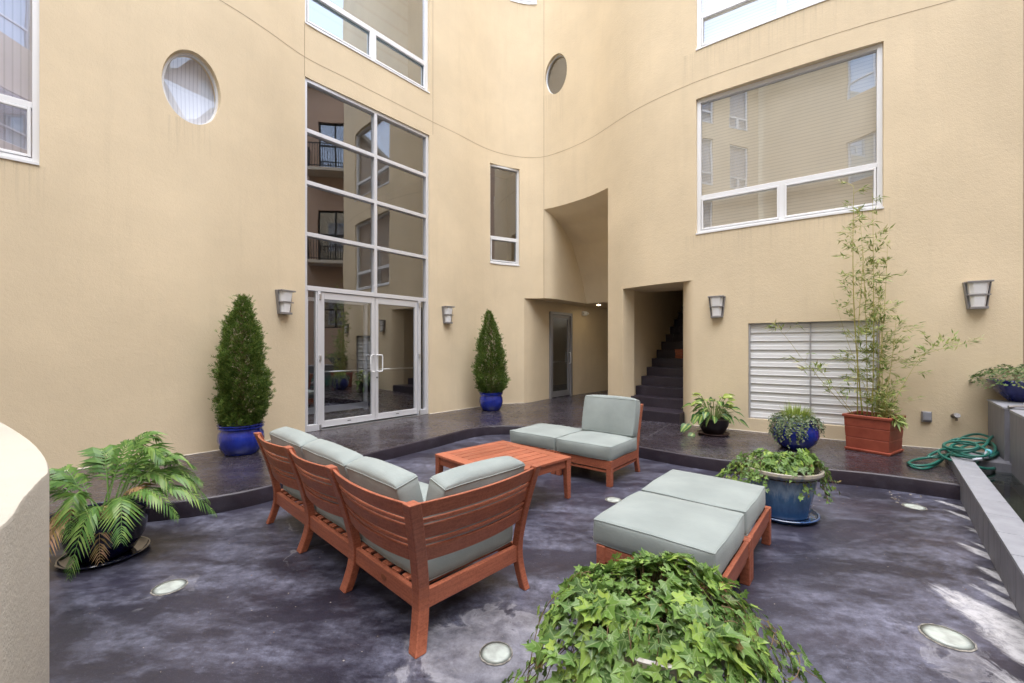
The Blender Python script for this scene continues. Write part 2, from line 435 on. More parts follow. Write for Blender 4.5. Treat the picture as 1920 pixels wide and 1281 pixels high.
# holes: rectangles (s0, s1, z0, z1) and ovals (sc, zc, rs, rz)
s_w_left0, s_w_left1 = sx(74) - 2.0, sx(74)
RECT = {
    'glazing': (S_[572], S_[805], ZG, 5.56),
    'upper_entry': (S_[572], S_[805], 6.38, 8.62),
    'left': (s_w_left0, s_w_left1, 3.33, 5.56),
    'narrow': (S_[919], S_[974], 3.34, 5.57),
    'top_mid': (S_[956], S_[1007], 9.42, 11.6),
    'lip': (S_[983], S_[1019], ZG, 2.58),
    'horn': (S_[1019], S_[1140], ZG, 4.637),
    'stair': (S_[1168], S_[1300], ZG, 2.565),
    'big': (S_[1305], S_[1657], 3.33, 5.56),
    'big_top': (S_[1305], S_[1657], 6.38, 8.62),
    'louvre': (S_[1403], S_[1650], .35, 1.82),
    'left_top': (s_w_left0, s_w_left1, 6.38, 8.62),
    'side_a': (3.0, 5.2, 6.38, 8.6), 'side_b': (3.0, 5.2, 3.33, 5.55), 'side_c': (6.4, 7.6, 6.38, 8.6), 'side_d': (6.4, 7.6, 3.33, 5.55), 'side_e': (3.0, 5.2, 9.42, 11.65), 'side_f': (3.0, 5.2, 12.46, 14.7), 'side_g': (6.4, 7.6, 9.42, 11.65), 'side_h': (6.4, 7.6, 12.46, 14.7), 'far_a': (.7, 1.9, 9.42, 11.65), 'far_b': (.7, 1.9, 12.46, 14.7),
}
OVAL = {'oval_low': ((S_[303] + S_[414]) / 2, 4.61, (S_[414] - S_[303]) / 2, .44),
        'oval_high': ((S_[1022] + S_[1063]) / 2, 7.655, (S_[1063] - S_[1022]) / 2, .45)}

def build_wall():
    b = MB()
    sb = {0.0, LEN}; zb = {ZG - .1, ZTOP}
    for s0, s1, z0, z1 in RECT.values(): sb |= {s0, s1}; zb |= {z0, z1}
    ovb = {}
    for k, (sc, zc, rs, rz) in OVAL.items():
        q = (sc - rs - .05, sc + rs + .05, zc - rz - .05, zc + rz + .05); ovb[k] = q
        sb |= {q[0], q[1]}; zb |= {q[2], q[3]}
    def fill(L, d):
        L = sorted(L); out = []
        for a, c in zip(L, L[1:]):
            if c - a < 1e-6: continue
            n = max(1, int(math.ceil((c - a) / d)))
            out += [a + (c - a) * i / n for i in range(n)]
        return out + [L[-1]]
    SS, ZZ = fill(sb, .07), fill(zb, 1.2)
    idx = {}
    def vid(i, j):
        if (i, j) not in idx: idx[(i, j)] = len(b.v); b.v.append(W(SS[i], ZZ[j]))
        return idx[(i, j)]
    allh = list(RECT.values()) + list(ovb.values())
    for i in range(len(SS) - 1):
        for j in range(len(ZZ) - 1):
            sm, zm = (SS[i] + SS[i + 1]) / 2, (ZZ[j] + ZZ[j + 1]) / 2
            if any(h[0] < sm < h[1] and h[2] < zm < h[3] for h in allh): continue
            b.f.append((vid(i, j), vid(i + 1, j), vid(i + 1, j + 1), vid(i, j + 1)))
    N = 64
    for k, (sc, zc, rs, rz) in OVAL.items():
        q = ovb[k]; hs, hz = (q[1] - q[0]) / 2, (q[3] - q[2]) / 2
        A, B_, C_ = [], [], []
        for n in range(N):
            a = 2 * pi * (n + .5) / N; cx, cz = cos(a), sin(a)
            # snap the outer ring onto the square
            t = min(hs / max(1e-6, abs(cx * rs)), hz / max(1e-6, abs(cz * rz)))
            A.append(W(sc + cx * rs * t, zc + cz * rz * t)); B_.append(W(sc + cx * rs, zc + cz * rz))
            C_.append(W(sc + cx * rs, zc + cz * rz, -.2))
        b.loft([B_, A], True, False)
        # square corners
        for (cs, cz) in ((1, 1), (-1, 1), (-1, -1), (1, -1)):
            c = W(sc + cs * hs, zc + cz * hz)
            ca = atan2(cz * hz / rz, cs * hs / rs) % (2 * pi)
            i0 = int(ca / (2 * pi) * N - .5) % N; i1 = (i0 + 1) % N
            b.add([A[i0], c, A[i1]], [(0, 1, 2)])
    o = b.build('wall', M['stucco'], building, smooth=True)
    # reveals
    for k, (s0, s1, z0, z1) in RECT.items():
        if k in ('horn', 'lip'): continue
        r = MB(); n = max(1, int((s1 - s0) / .1)); D = -.30 if k == 'stair' else -.22
        sl = [s0 + (s1 - s0) * i / n for i in range(n + 1)]
        r.loft([[W(s, z1), W(s, z1, D)] for s in sl], False, False)
        if k != 'stair':
            r.loft([[W(s, z0, D), W(s, z0)] for s in sl], False, False)
            r.add([W(s1, z0), W(s1, z1), W(s1, z1, D), W(s1, z0, D)], [(0, 1, 2, 3)])
        r.add([W(s0, z0), W(s0, z0, D), W(s0, z1, D), W(s0, z1)], [(0, 1, 2, 3)])
        r.build('reveal', M['stucco'], o)
    for k, (sc, zc, rs, rz) in OVAL.items():
        N = 64; R0, R1 = [], []; r = MB()
        for n in range(N):
            a = 2 * pi * n / N
            R0.append(W(sc + cos(a) * rs, zc + sin(a) * rz)); R1.append(W(sc + cos(a) * rs, zc + sin(a) * rz, -.2))
        r.loft([R0, R1], True, False); r.build('reveal', M['stucco'], o, smooth=True)
    # control joints, 8 mm sealant
    j = MB()
    n = int(LEN / .1); e = .0035
    j.loft([[W(LEN * i / n, ZJ - e, .002), W(LEN * i / n, ZJ + e, .002)] for i in range(n + 1)], False, False)
    for (px, za, zb_) in ((572, 5.56, 6.38), (810, 5.60, ZTOP), (1019, 4.65, ZTOP), (1019, 2.58, 4.62)):
        s = S_.get(px, sx(px)); s += .012 if px == 1019 else (-.01 if px == 572 else .02)
        j.add([W(s - e, za, .003), W(s + e, za, .003), W(s + e, zb_, .003), W(s - e, zb_, .003)], [(0, 1, 2, 3)])
    j.build('control_joint', M['joint'], o)
    # parapet and return at the right end, roof cap
    c = MB()
    c.loft([[W(LEN * i / n, ZTOP, .03), W(LEN * i / n, ZTOP, -.4), W(LEN * i / n, ZTOP + .12, -.4), W(LEN * i / n, ZTOP + .12, .03)] for i in range(n + 1)], True, True)
    c.build('parapet_cap', M['stucco_pale'], o)
    e0 = W(LEN, 0); q = MB()
    q.add([V(e0.x, e0.y, ZG - .1), V(e0.x + 2.6, e0.y + 3.0, ZG - .1), V(e0.x + 2.6, e0.y + 3.0, ZTOP), V(e0.x, e0.y, ZTOP)], [(0, 1, 2, 3)])
    q.build('end_wall', M['stucco'], building)
    return o
wall = build_wall()

# base line of sealant between wall and terrace
def baseline():
    def run(s0, s1):
        b = MB()
        n = max(2, int((s1 - s0) / .1)); st = [s0 + (s1 - s0) * i / n for i in range(n + 1)]
        b.loft([[W(s, ZG + .003, .014), W(s, ZG + .010, .003)] for s in st], False, False); b.build('base_sealant', M['joint_white'], wall)
    run(9.5, S_[572] - .01); run(S_[805] + .01, S_[983]); run(S_[1140], S_[1168]); run(S_[1300], LEN)
baseline()

# ------------------------------------------------------------------ windows
def blind_mat(name, c, dark, vertical=False, pitch=.05):
    m = mat(name, c, .8); t = NT(m); uv = t.n("ShaderNodeUVMap"); sp = t.n("ShaderNodeSeparateXYZ"); t.l(uv.outputs[0], sp.inputs[0])
    x = sp.outputs[0 if vertical else 1]
    p = t.math('FRACT', t.math('DIVIDE', x, pitch))
    col = t.ramp(p, [(0.0, dark), (.18, c), (.85, c), (1.0, dark)])
    if vertical:
        n = t.noise(t.coord('UV', scale=(9, .2, 1)), 1.5, 3); col = t.mix(t.ramp(n, [(.3, .35), (.7, 0.0)]), col, dark)
    t.l(col, t.b.inputs["Base Color"]); return m
M['blind'] = blind_mat('slatted_blind', (.62, .56, .45), (.40, .36, .29), False, .05)
M['blind_dark'] = blind_mat('slatted_blind_shadow', (.30, .28, .24), (.2, .19, .17), False, .05)
M['drape'] = blind_mat('pleated_drape', (.66, .62, .72), (.42, .40, .48), True, .055)
M['drape_cool'] = blind_mat('pale_pleated_blind', (.78, .80, .86), (.50, .52, .60), True, .045)
M['shade'] = blind_mat('teal_shade', (.16, .24, .27), (.12, .18, .2), False, .3)
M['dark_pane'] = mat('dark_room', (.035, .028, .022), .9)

def frame_quad(P, s0, s1, z0, z1, off, mb, depth):
    """flat bar between two arc positions on the chord plane"""
    pass

def window(key, transoms=(), mull=(), fmat='white', glass='glass_soft', back='blind', inset=.085, fw=.06, sash=True, room=None):
    s0, s1, z0, z1 = RECT[key]
    a, c = W(s0, 0, -inset), W(s1, 0, -inset); d = (c - a); L = d.length; d.normalize(); nrm = V(d.y, -d.x, 0)
    def P(u, z, o=0): return a + d * u + nrm * o + V(0, 0, z)
    fr = MB()
    def hb(u0, u1, z, h, dep=.07, o=0): fr.add([P(u, zz, oo + o) for oo in (-dep / 2, dep / 2) for (u, zz) in ((u0, z - h / 2), (u1, z - h / 2), (u1, z + h / 2), (u0, z + h / 2))],
                               [(3, 2, 1, 0), (4, 5, 6, 7), (0, 1, 5, 4), (2, 3, 7, 6), (1, 2, 6, 5), (3, 0, 4, 7)])
    def vb(u, w_, za, zb, dep=.07, o=0): fr.add([P(uu, zz, oo + o) for oo in (-dep / 2, dep / 2) for (uu, zz) in ((u - w_ / 2, za), (u + w_ / 2, za), (u + w_ / 2, zb), (u - w_ / 2, zb))],
                                    [(3, 2, 1, 0), (4, 5, 6, 7), (0, 1, 5, 4), (2, 3, 7, 6), (1, 2, 6, 5), (3, 0, 4, 7)])
    e = .004
    vb(fw / 2 - e, fw, z0 - e, z1 + e); vb(L - fw / 2 + e, fw, z0 - e, z1 + e)
    hb(fw - e, L - fw + e, z1 - fw / 2 + e, fw); hb(fw - e, L - fw + e, z0 + fw / 2 - e, fw)
    for tz in transoms: hb(fw - e, L - fw + e, tz, fw)
    lo = transoms[0] if transoms else None
    for mu, za, zb in mull: vb(mu * L, fw * 1.15, za, zb, .072)
    if sash and lo:      # opening sashes of the lower row
        edges = [fw] + sorted(m_[0] * L for m_ in mull if m_[1] < lo - .1) + [L - fw]
        for u0, u1 in zip(edges, edges[1:]):
            w2 = .026; x0 = u0 + (.035 if u0 > fw else 0.004); x1 = u1 - (.035 if u1 < L - fw else .004)
            za, zb = z0 + fw + .004, lo - fw / 2 - .004
            for (uu) in (x0 + w2 / 2, x1 - w2 / 2): vb(uu, w2, za, zb, .04, .022)
            for zz in (za + w2 / 2, zb - w2 / 2): hb(x0 + w2, x1 - w2, zz, w2, .04, .022)
    f = fr.build('window', M[fmat], building, bevel=.003, seg=1)
    g = MB(); g.add([P(.02, z0 + .02, -.012), P(L - .02, z0 + .02, -.012), P(L - .02, z1 - .02, -.012), P(.02, z1 - .02, -.012)], [(0, 1, 2, 3)])
    g.build('pane', M[glass], f)
    # sill flush with the wall
    sl = MB(); n = max(2, int((s1 - s0) / .2))
    sl.loft([[W(s0 + (s1 - s0) * i / n, z0 - .018, .014), W(s0 + (s1 - s0) * i / n, z0 + .006, .014), W(s0 + (s1 - s0) * i / n, z0 + .006, -inset), W(s0 + (s1 - s0) * i / n, z0 - .018, -inset)] for i in range(n + 1)], True, True)
    if z0 > 1: sl.build('sill', M[fmat], f)
    if back:
        bk = MB(); uvs = []
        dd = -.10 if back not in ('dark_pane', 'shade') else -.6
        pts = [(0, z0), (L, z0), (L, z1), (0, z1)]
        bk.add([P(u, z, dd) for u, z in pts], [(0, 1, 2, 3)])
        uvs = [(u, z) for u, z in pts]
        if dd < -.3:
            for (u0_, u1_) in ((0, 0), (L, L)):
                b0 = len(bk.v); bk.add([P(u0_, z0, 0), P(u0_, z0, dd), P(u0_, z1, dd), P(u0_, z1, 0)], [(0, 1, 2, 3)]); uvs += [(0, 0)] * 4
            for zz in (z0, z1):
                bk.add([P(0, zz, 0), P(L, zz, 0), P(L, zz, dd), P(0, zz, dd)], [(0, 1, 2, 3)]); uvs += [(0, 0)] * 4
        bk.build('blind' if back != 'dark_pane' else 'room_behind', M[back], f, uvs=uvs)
    return f, P, L

window('left', (3.93,), ((.5, 3.33, 3.93), (.5, 3.93, 5.56)), back='drape')
window('left_top', (6.95,), ((.5, 6.38, 6.95),), back='drape')
window('upper_entry', (6.95,), ((.50, 6.38, 6.95),), back='shade', glass='glass_clear')
window('narrow', (3.93,), (), back='dark_pane', glass='glass', fw=.05)
window('top_mid', (9.98,), (), back='drape_cool', glass='glass_soft')
_ub = (sx(1465) - S_[1305]) / (S_[1657] - S_[1305])
window('big', (3.93,), ((_ub, 3.33, 3.93),), back='blind')
window('big_top', (6.95,), ((_ub, 6.38, 6.95),), back='blind', glass='glass_soft')
for k in ('side_a', 'side_b', 'side_c', 'side_d', 'side_e', 'side_f', 'side_g', 'side_h', 'far_a', 'far_b'):
    z0 = RECT[k][2]; window(k, (z0 + .6,), ((.5, z0, z0 + .6),), back='drape_cool')

def oval_window(key, back):
    sc, zc, rs, rz = OVAL[key]; N = 64
    def ring(k, off): return [W(sc + cos(2 * pi * n / N) * (rs + k), zc + sin(2 * pi * n / N) * (rz + k), off) for n in range(N)]
    f = MB(); f.loft([ring(.004, -.07), ring(-.022, -.07), ring(-.022, -.11), ring(.004, -.11), ring(.004, -.07)], True, False)
    o = f.build('oval_window', M['white'], building, smooth=40)
    g = MB(); g.v = ring(-.01, -.09); g.f = [tuple(range(N))]; g.build('pane', M['glass_oval'] if key == 'oval_low' else M['glass'], o)
    b = MB(); b.v = ring(.01, -.19); b.f = [tuple(range(N))]
    uvs = [((rs + .01) * cos(2 * pi * n / N), (rz + .01) * sin(2 * pi * n / N)) for n in range(N)]
    b.build('blind', M[back], o, uvs=uvs)
oval_window('oval_low', 'drape_cool')
oval_window('oval_high', 'dark_pane')

# ------------------------------------------------------------------ entrance glazing and double door
def entrance():
    s0, s1, z0, z1 = RECT['glazing']; inset = .075
    a, c = W(s0, 0, -inset), W(s1, 0, -inset); d = c - a; L = d.length; d.normalize(); nrm = V(d.y, -d.x, 0)
    R = Matrix((d, nrm * -1, V(0, 0, 1))).transposed()
    def P(u, z, o=0): return a + d * u + nrm * o + V(0, 0, z)
    def bx(mb, u0, u1, za, zb, dep=.09, o=0): mb.box(P((u0 + u1) / 2, (za + zb) / 2, o), (u1 - u0, dep, zb - za), R)
    # u positions from photograph columns
    def U(px):
        k = (px - 960) / FPX; return (k * a.y - a.x) / (d.x - k * d.y)
    um = U(702); ul, ur = U(599), U(782); TR = 2.36
    f = MB(); fw = .055
    bx(f, -.004, fw, z0, z1 + .004); bx(f, L - fw, L + .004, z0, z1 + .004)
    bx(f, fw, L - fw, z1 - fw, z1 + .003)
    for z in (4.77, 3.975, 3.185): bx(f, fw, L - fw, z - .03, z + .03, .088)
    bx(f, fw, L - fw, TR - .035, TR + .035, .088)
    bx(f, um - .028, um + .028, TR + .035, z1 - fw, .092)
    bx(f, ul - .05, ul, z0, TR - .035, .092); bx(f, ur, ur + .05, z0, TR - .035, .092)
    for (x0, x1) in ((fw, ul - .05), (ur + .05, L - fw)):
        bx(f, x0, x1, z0, z0 + .10, .088)
        bx(f, x0, x0 + .02, z0 + .1, TR - .035, .06); bx(f, x1 - .02, x1, z0 + .1, TR - .035, .06)
    fo = f.build('entrance_frame', M['silver'], building, bevel=.003, seg=1)
    g = MB()
    def pane(mb, u0, u1, za, zb, o=-.01): mb.add([P(u0, za, o), P(u1, za, o), P(u1, zb, o), P(u0, zb, o)], [(0, 1, 2, 3)])
    rows = [TR, 3.185, 3.975, 4.77, z1 - .02]
    for za, zb in zip(rows, rows[1:]):
        for u0, u1 in ((.02, um), (um, L - .02)):
            g = MB(); pane(g, u0, u1, za, zb); g.build('pane', M['glass'], fo)
    for (x0, x1) in ((fw, ul - .05), (ur + .05, L - fw)):
        g = MB(); pane(g, x0, x1, z0 + .1, TR - .03); g.build('side_pane', M['glass'], fo)
    th = MB(); bx(th, ul, ur, z0, z0 + .012, .16, .02); th.build('threshold', M['steel'], fo)
    for u in (ul - .012, ur + .012):
        for z in (.20, 1.28, 2.24): hd = MB(); hd.box(P(u, z, .055), (.03, .03, .09), R); hd.build('hinge', M['steel'], fo, bevel=.004)
    for (u0, u1, hside) in ((ul + .006, um - .004, 1), (um + .004, ur - .006, -1)):
        dl = MB(); zt = TR - .041; zb = z0 + .035; st = .062
        bx(dl, u0, u0 + st, zb, zt, .05); bx(dl, u1 - st, u1, zb, zt, .05)
        bx(dl, u0 + st, u1 - st, zt - .11, zt, .05); bx(dl, u0 + st, u1 - st, zb, zb + .10, .05)
        lo = dl.build('entrance_door', M['silver'], building, bevel=.004, seg=1)
        g = MB(); pane(g, u0 + st, u1 - st, zb + .1, zt - .11, 0); g.build('pane', M['glass'], lo)
        hu = (u1 - .035) if hside == 1 else (u0 + .035)
        h = MB(); hx = hu - .0 ; dx = -.075 if hside == 1 else .075
        pts = [P(hx, 1.30, .02), P(hx, 1.30, .07)] 
        hh = [P(hx, 1.31, .02), P(hx, 1.31, .06), P(hx + dx * .25, 1.315, .075), P(hx + dx * .9, 1.31, .075), P(hx + dx, 1.28, .075), P(hx + dx, 1.06, .075), P(hx + dx * .9, 1.03, .075), P(hx + dx * .25, 1.025, .075), P(hx, 1.03, .06), P(hx, 1.03, .02)]
        h.tube(hh, .011, 8); h.build('handle', M['white'], lo, smooth=True)
        pb = MB(); pb.tube([P(u0 + .05, 1.055, -.06), P(u1 - .05, 1.055, -.06)], .012, 8); pb.build('push_bar', M['steel'], lo, smooth=True)
        lk = MB(); lk.box(P((u0 + u1) / 2, zb + .055, .027), (.06, .006, .014), R)
        if hside == -1: lk.tube([P(u0 + .03, .92, .02), P(u0 + .03, .92, .034)], .016, 12)
        lk.build('lock', M['dark_metal'], lo)
    # lobby behind the glass
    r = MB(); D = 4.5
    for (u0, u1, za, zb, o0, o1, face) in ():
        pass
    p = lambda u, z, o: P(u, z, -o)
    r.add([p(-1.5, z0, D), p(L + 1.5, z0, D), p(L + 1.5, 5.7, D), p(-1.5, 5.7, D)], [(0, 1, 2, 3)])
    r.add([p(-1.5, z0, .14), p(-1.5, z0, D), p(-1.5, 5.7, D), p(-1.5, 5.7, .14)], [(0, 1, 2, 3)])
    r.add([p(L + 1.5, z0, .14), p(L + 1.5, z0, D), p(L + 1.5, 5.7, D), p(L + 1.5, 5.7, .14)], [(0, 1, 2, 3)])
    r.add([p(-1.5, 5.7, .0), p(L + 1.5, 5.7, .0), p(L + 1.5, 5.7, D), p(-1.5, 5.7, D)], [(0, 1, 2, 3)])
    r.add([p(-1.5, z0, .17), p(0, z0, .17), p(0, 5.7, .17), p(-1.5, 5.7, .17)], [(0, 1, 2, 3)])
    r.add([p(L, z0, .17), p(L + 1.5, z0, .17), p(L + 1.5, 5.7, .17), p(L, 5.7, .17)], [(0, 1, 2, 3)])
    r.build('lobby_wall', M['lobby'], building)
    # inner vestibule door with its aluminium frame
    q = MB()
    for u in (.30, 1.02, 1.95): q.box(p(u, 1.25, 1.5), (.07, .05, 2.2), R)
    q.box(p(1.10, 2.36, 1.5), (1.8, .05, .07), R); q.box(p(1.10, .24, 1.5), (1.8, .05, .12), R)
    q.build('inner_frame', M['silver'], building)
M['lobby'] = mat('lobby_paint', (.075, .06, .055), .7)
entrance()

# ------------------------------------------------------------------ cut-away corner, passage and stair
DV = V(.65, .76, 0).normalized(); DU = V(.76, -.65, 0).normalized()
def passage():
    # wall under the lip, running back into the passage with a glazed door in it
    J = W(S_[983], 0); low = [W(S_[983] - .12 * k, 0) for k in (1, 0)]
    path = [J, V(.44, 10.04, 0), V(.62, 10.28, 0), V(.96, 10.75, 0), V(1.60, 11.46, 0), V(2.86, 12.8, 0), V(5.2, 15.3, 0)]
    pts = catmull([(p.x, p.y) for p in path], 14)
    pts, L = resample(pts, .05)
    dz1 = 2.33
    def inside(p): return .95 < p.x < 1.60
    b = MB()
    for i in range(len(pts) - 1):
        p, q = pts[i], pts[i + 1]; mid = (p + q) / 2
        z0 = dz1 if inside(mid) else ZG - .05
        b.add([V(p.x, p.y, z0), V(q.x, q.y, z0), V(q.x, q.y, 2.585), V(p.x, p.y, 2.585)], [(0, 1, 2, 3)])
    # weld for smooth shading
    o = b.build('passage_wall', M['stucco'], building)
    bm = bmesh.new(); bm.from_mesh(o.data); bmesh.ops.remove_doubles(bm, verts=bm.verts, dist=.0005)
    for f in bm.faces: f.smooth = True
    bm.to_mesh(o.data); bm.free()
    ins = [p for p in pts if inside(p)]; a = V(ins[0].x, ins[0].y, 0); c = V(ins[-1].x, ins[-1].y, 0)
    d = (c - a); Ld = d.length; d.normalize(); n = V(d.y, -d.x, 0); R = Matrix((d, n * -1, V(0, 0, 1))).transposed()
    def P(u, z, oo=0): return a + d * u + n * oo + V(0, 0, z)
    f = MB()
    for u in (.0, Ld): f.box(P(u, (ZG + dz1) / 2, -.03), (.07, .14, dz1 - ZG), R)
    f.box(P(Ld / 2, dz1 - .02, -.03), (Ld + .07, .138, .07), R)
    fo = f.build('door_frame', M['silver_dark'], building, bevel=.003, seg=1)
    g = MB(); st = .075; u0, u1 = .04, Ld - .04
    g.box(P(u0 + st / 2, 1.23, -.02), (st, .045, 2.1), R); g.box(P(u1 - st / 2, 1.23, -.02), (st, .045, 2.1), R)
    g.box(P(Ld / 2, 2.24, -.02), (Ld - .2, .045, .10), R); g.box(P(Ld / 2, .24, -.02), (Ld - .2, .045, .14), R)
    go = g.build('passage_door', M['silver_dark'], building, bevel=.003, seg=1)
    k = MB(); k.add([P(u0 + .05, .3, -.02), P(u1 - .05, .3, -.02), P(u1 - .05, 2.2, -.02), P(u0 + .05, 2.2, -.02)], [(0, 1, 2, 3)]); k.build('pane', M['glass'], go)
    h = MB(); h.tube([P(u1 - .04, 1.3, 0), P(u1 - .04, 1.3, .05), P(u1 - .04, 1.28, .06), P(u1 - .04, 1.04, .06), P(u1 - .04, 1.02, .05), P(u1 - .04, 1.02, 0)], .011, 8); h.build('handle', M['white'], go, smooth=True)
    pb = MB(); pb.tube([P(u0 + .05, 1.06, -.07), P(u1 - .05, 1.06, -.07)], .011, 8); pb.build('push_bar', M['steel'], go, smooth=True)
    rm = MB(); rm.add([P(-.3, ZG, -1.4), P(Ld + .3, ZG, -1.4), P(Ld + .3, 2.5, -1.4), P(-.3, 2.5, -1.4)], [(0, 1, 2, 3)])
    rm.add([P(-.3, ZG, -.1), P(-.3, ZG, -1.4), P(-.3, 2.5, -1.4), P(-.3, 2.5, -.1)], [(0, 1, 2, 3)])
    rm.add([P(Ld + .3, ZG, -.1), P(Ld + .3, ZG, -1.4), P(Ld + .3, 2.5, -1.4), P(Ld + .3, 2.5, -.1)], [(0, 1, 2, 3)])
    rm.add([P(-.3, 2.45, -.1), P(Ld + .3, 2.45, -.1), P(Ld + .3, 2.45, -1.4), P(-.3, 2.45, -1.4)], [(0, 1, 2, 3)])
    rm.build('room_behind', M['room_grey'], building)
    # S1: upright curved surface carrying on from the left wall
    A = W(S_[1019], 0)
    s1 = [A, V(.98, 9.97, 0), V(1.26, 10.30, 0), V(1.60, 10.72, 0), V(1.94, 11.08, 0)]
    sp, _ = resample(catmull([(p.x, p.y) for p in s1], 10), .04)
    prof = [(0, 4.637), (.17, 4.47), (.34, 4.34), (.50, 4.155), (.64, 3.94), (.77, 3.56), (.89, 3.12), (1.0, 2.58)]
    def hz(t):
        for (a_, za), (b_, zb) in zip(prof, prof[1:]):
            if t <= b_: return za + (zb - za) * (t - a_) / (b_ - a_)
        return 2.58
    NN = len(sp) - 1
    m = MB(); m.loft([[V(p.x, p.y, 2.58), V(p.x, p.y, hz(i / NN))] for i, p in enumerate(sp)], False, False)
    m.build('cutaway_wall', M['stucco'], building, smooth=True)
    # S2: sloping vault from the arch edge down to the lip
    B1 = V(3.05, 10.25, 0); B0 = V(sp[-1].x, sp[-1].y, 0)
    rows = []; NU = 24
    for iu in range(NU + 1):
        u = iu / NU; f_ = W(S_[1019] + (S_[1140] + .02 - S_[1019]) * u, 0)
        bb = B0.lerp(B1, u); row = []
        for it in range(NN + 1):
            t = it / NN
            base = f_.lerp(bb, t)
            curve = (V(sp[it].x, sp[it].y, 0) - A.lerp(B0, t)) * (1 - u)
            q = base + V(curve.x, curve.y, 0); q.z = hz(t); row.append(q)
        rows.append(row)
    m = MB(); m.loft(rows, False, False); m.build('vault', M['stucco'], building, smooth=True)
    # ceiling of the passage
    cpts = [W(S_[983] - .02, 2.58), V(.3, 9.905, 2.58)] + [W(S_[983] + (S_[1019] - S_[983]) * k / 4, 2.58) for k in range(1, 5)] + [V(p.x, p.y, 2.58) for p in sp[1:]] + [V(B1.x, B1.y, 2.58), V(6.6, 14.2, 2.58), V(5.0, 15.6, 2.58), V(.5, 11.2, 2.58)]
    cpts.pop(1)
    m = MB(); m.v = cpts; m.f = [tuple(range(len(cpts)))]; m.build('passage_ceiling', M['stucco'], building)
    # pier between passage and stair: its inner faces
    pa, pb_ = W(S_[1140], 0), W(S_[1168], 0)
    q = MB()
    def wallq(a_, b_, z0, z1): q.add([V(a_.x, a_.y, z0), V(b_.x, b_.y, z0), V(b_.x, b_.y, z1), V(a_.x, a_.y, z1)], [(0, 1, 2, 3)])
    wallq(pa, pa + DV * 8.0 + DU * 0.02, ZG - .05, 4.66)
    q.build('passage_side', M['stucco'], building)
    e = MB(); pe = path[-1]
    e.add([V(pe.x, pe.y, ZG - .05), V(pe.x + 3, pe.y - 2.2, ZG - .05), V(pe.x + 3, pe.y - 2.2, 2.6), V(pe.x, pe.y, 2.6)], [(0, 1, 2, 3)])
    e.build('passage_end', M['stucco'], building)
    # ceiling downlight (lit)
    c = ground(1123, 571, 2.58) if False else V((1123 - 960) / FPX * (1.12 * FPX / 79), 1.12 * FPX / 79, 2.58)
    k = MB(); k.lathe([(.085, 0), (.085, -.008), (.06, -.012), (.06, -.004)], 28, (c.x, c.y, 2.578)); dl = k.build('downlight', M['white'], None, smooth=30)
    tag(dl, 'small round lit downlight in the passage ceiling beside the pier', 'ceiling light')
    k = MB(); k.lathe([(.058, -.003), (.058, -.006)], 24, (c.x, c.y, 2.578)); k.build('bulb', M['lit'], dl)
    # emergency light box on the passage wall
    i = min(range(len(pts)), key=lambda i_: abs(pts[i_].x / pts[i_].y - (1093 - 960) / FPX)); p = pts[i]; tt = (pts[i + 1] - pts[i - 1]).normalized()
    n2 = V(tt.y, -tt.x, 0); R2 = Matrix((V(tt.x, tt.y, 0), n2 * -1, V(0, 0, 1))).transposed()
    zc = CAM_H + (YH - 588) * p.y / FPX
    em = thing('emergency_light', 'white emergency light box high on the passage wall right of the grey door', 'emergency light', (p.x, p.y, zc))
    k = MB(); k.box(n2 * .035, (.21, .06, .12), R2); k.build('housing', M['white'], em, bevel=.008)
    for sgn in (-.085, .085):
        k = MB(); c0 = n2 * .06 + V(tt.x, tt.y, 0) * sgn
        k.tube([c0, c0 + n2 * .035, c0 + n2 * .05], [.028, .036, .030], 14); k.build('lamp_head', M['diffuser'], em, smooth=40)
M['silver_dark'] = mat('grey_aluminium', (.34, .34, .36), .4, .5)
M['room_grey'] = mat('room_grey', (.22, .22, .20), .7)
m_ = bpy.data.materials.new('lit_bulb'); m_.use_nodes = True
_b = m_.node_tree.nodes["Principled BSDF"]; _b.inputs["Emission Color"].default_value = (1, .82, .55, 1); _b.inputs["Emission Strength"].default_value = 14
M['lit'] = m_
passage()

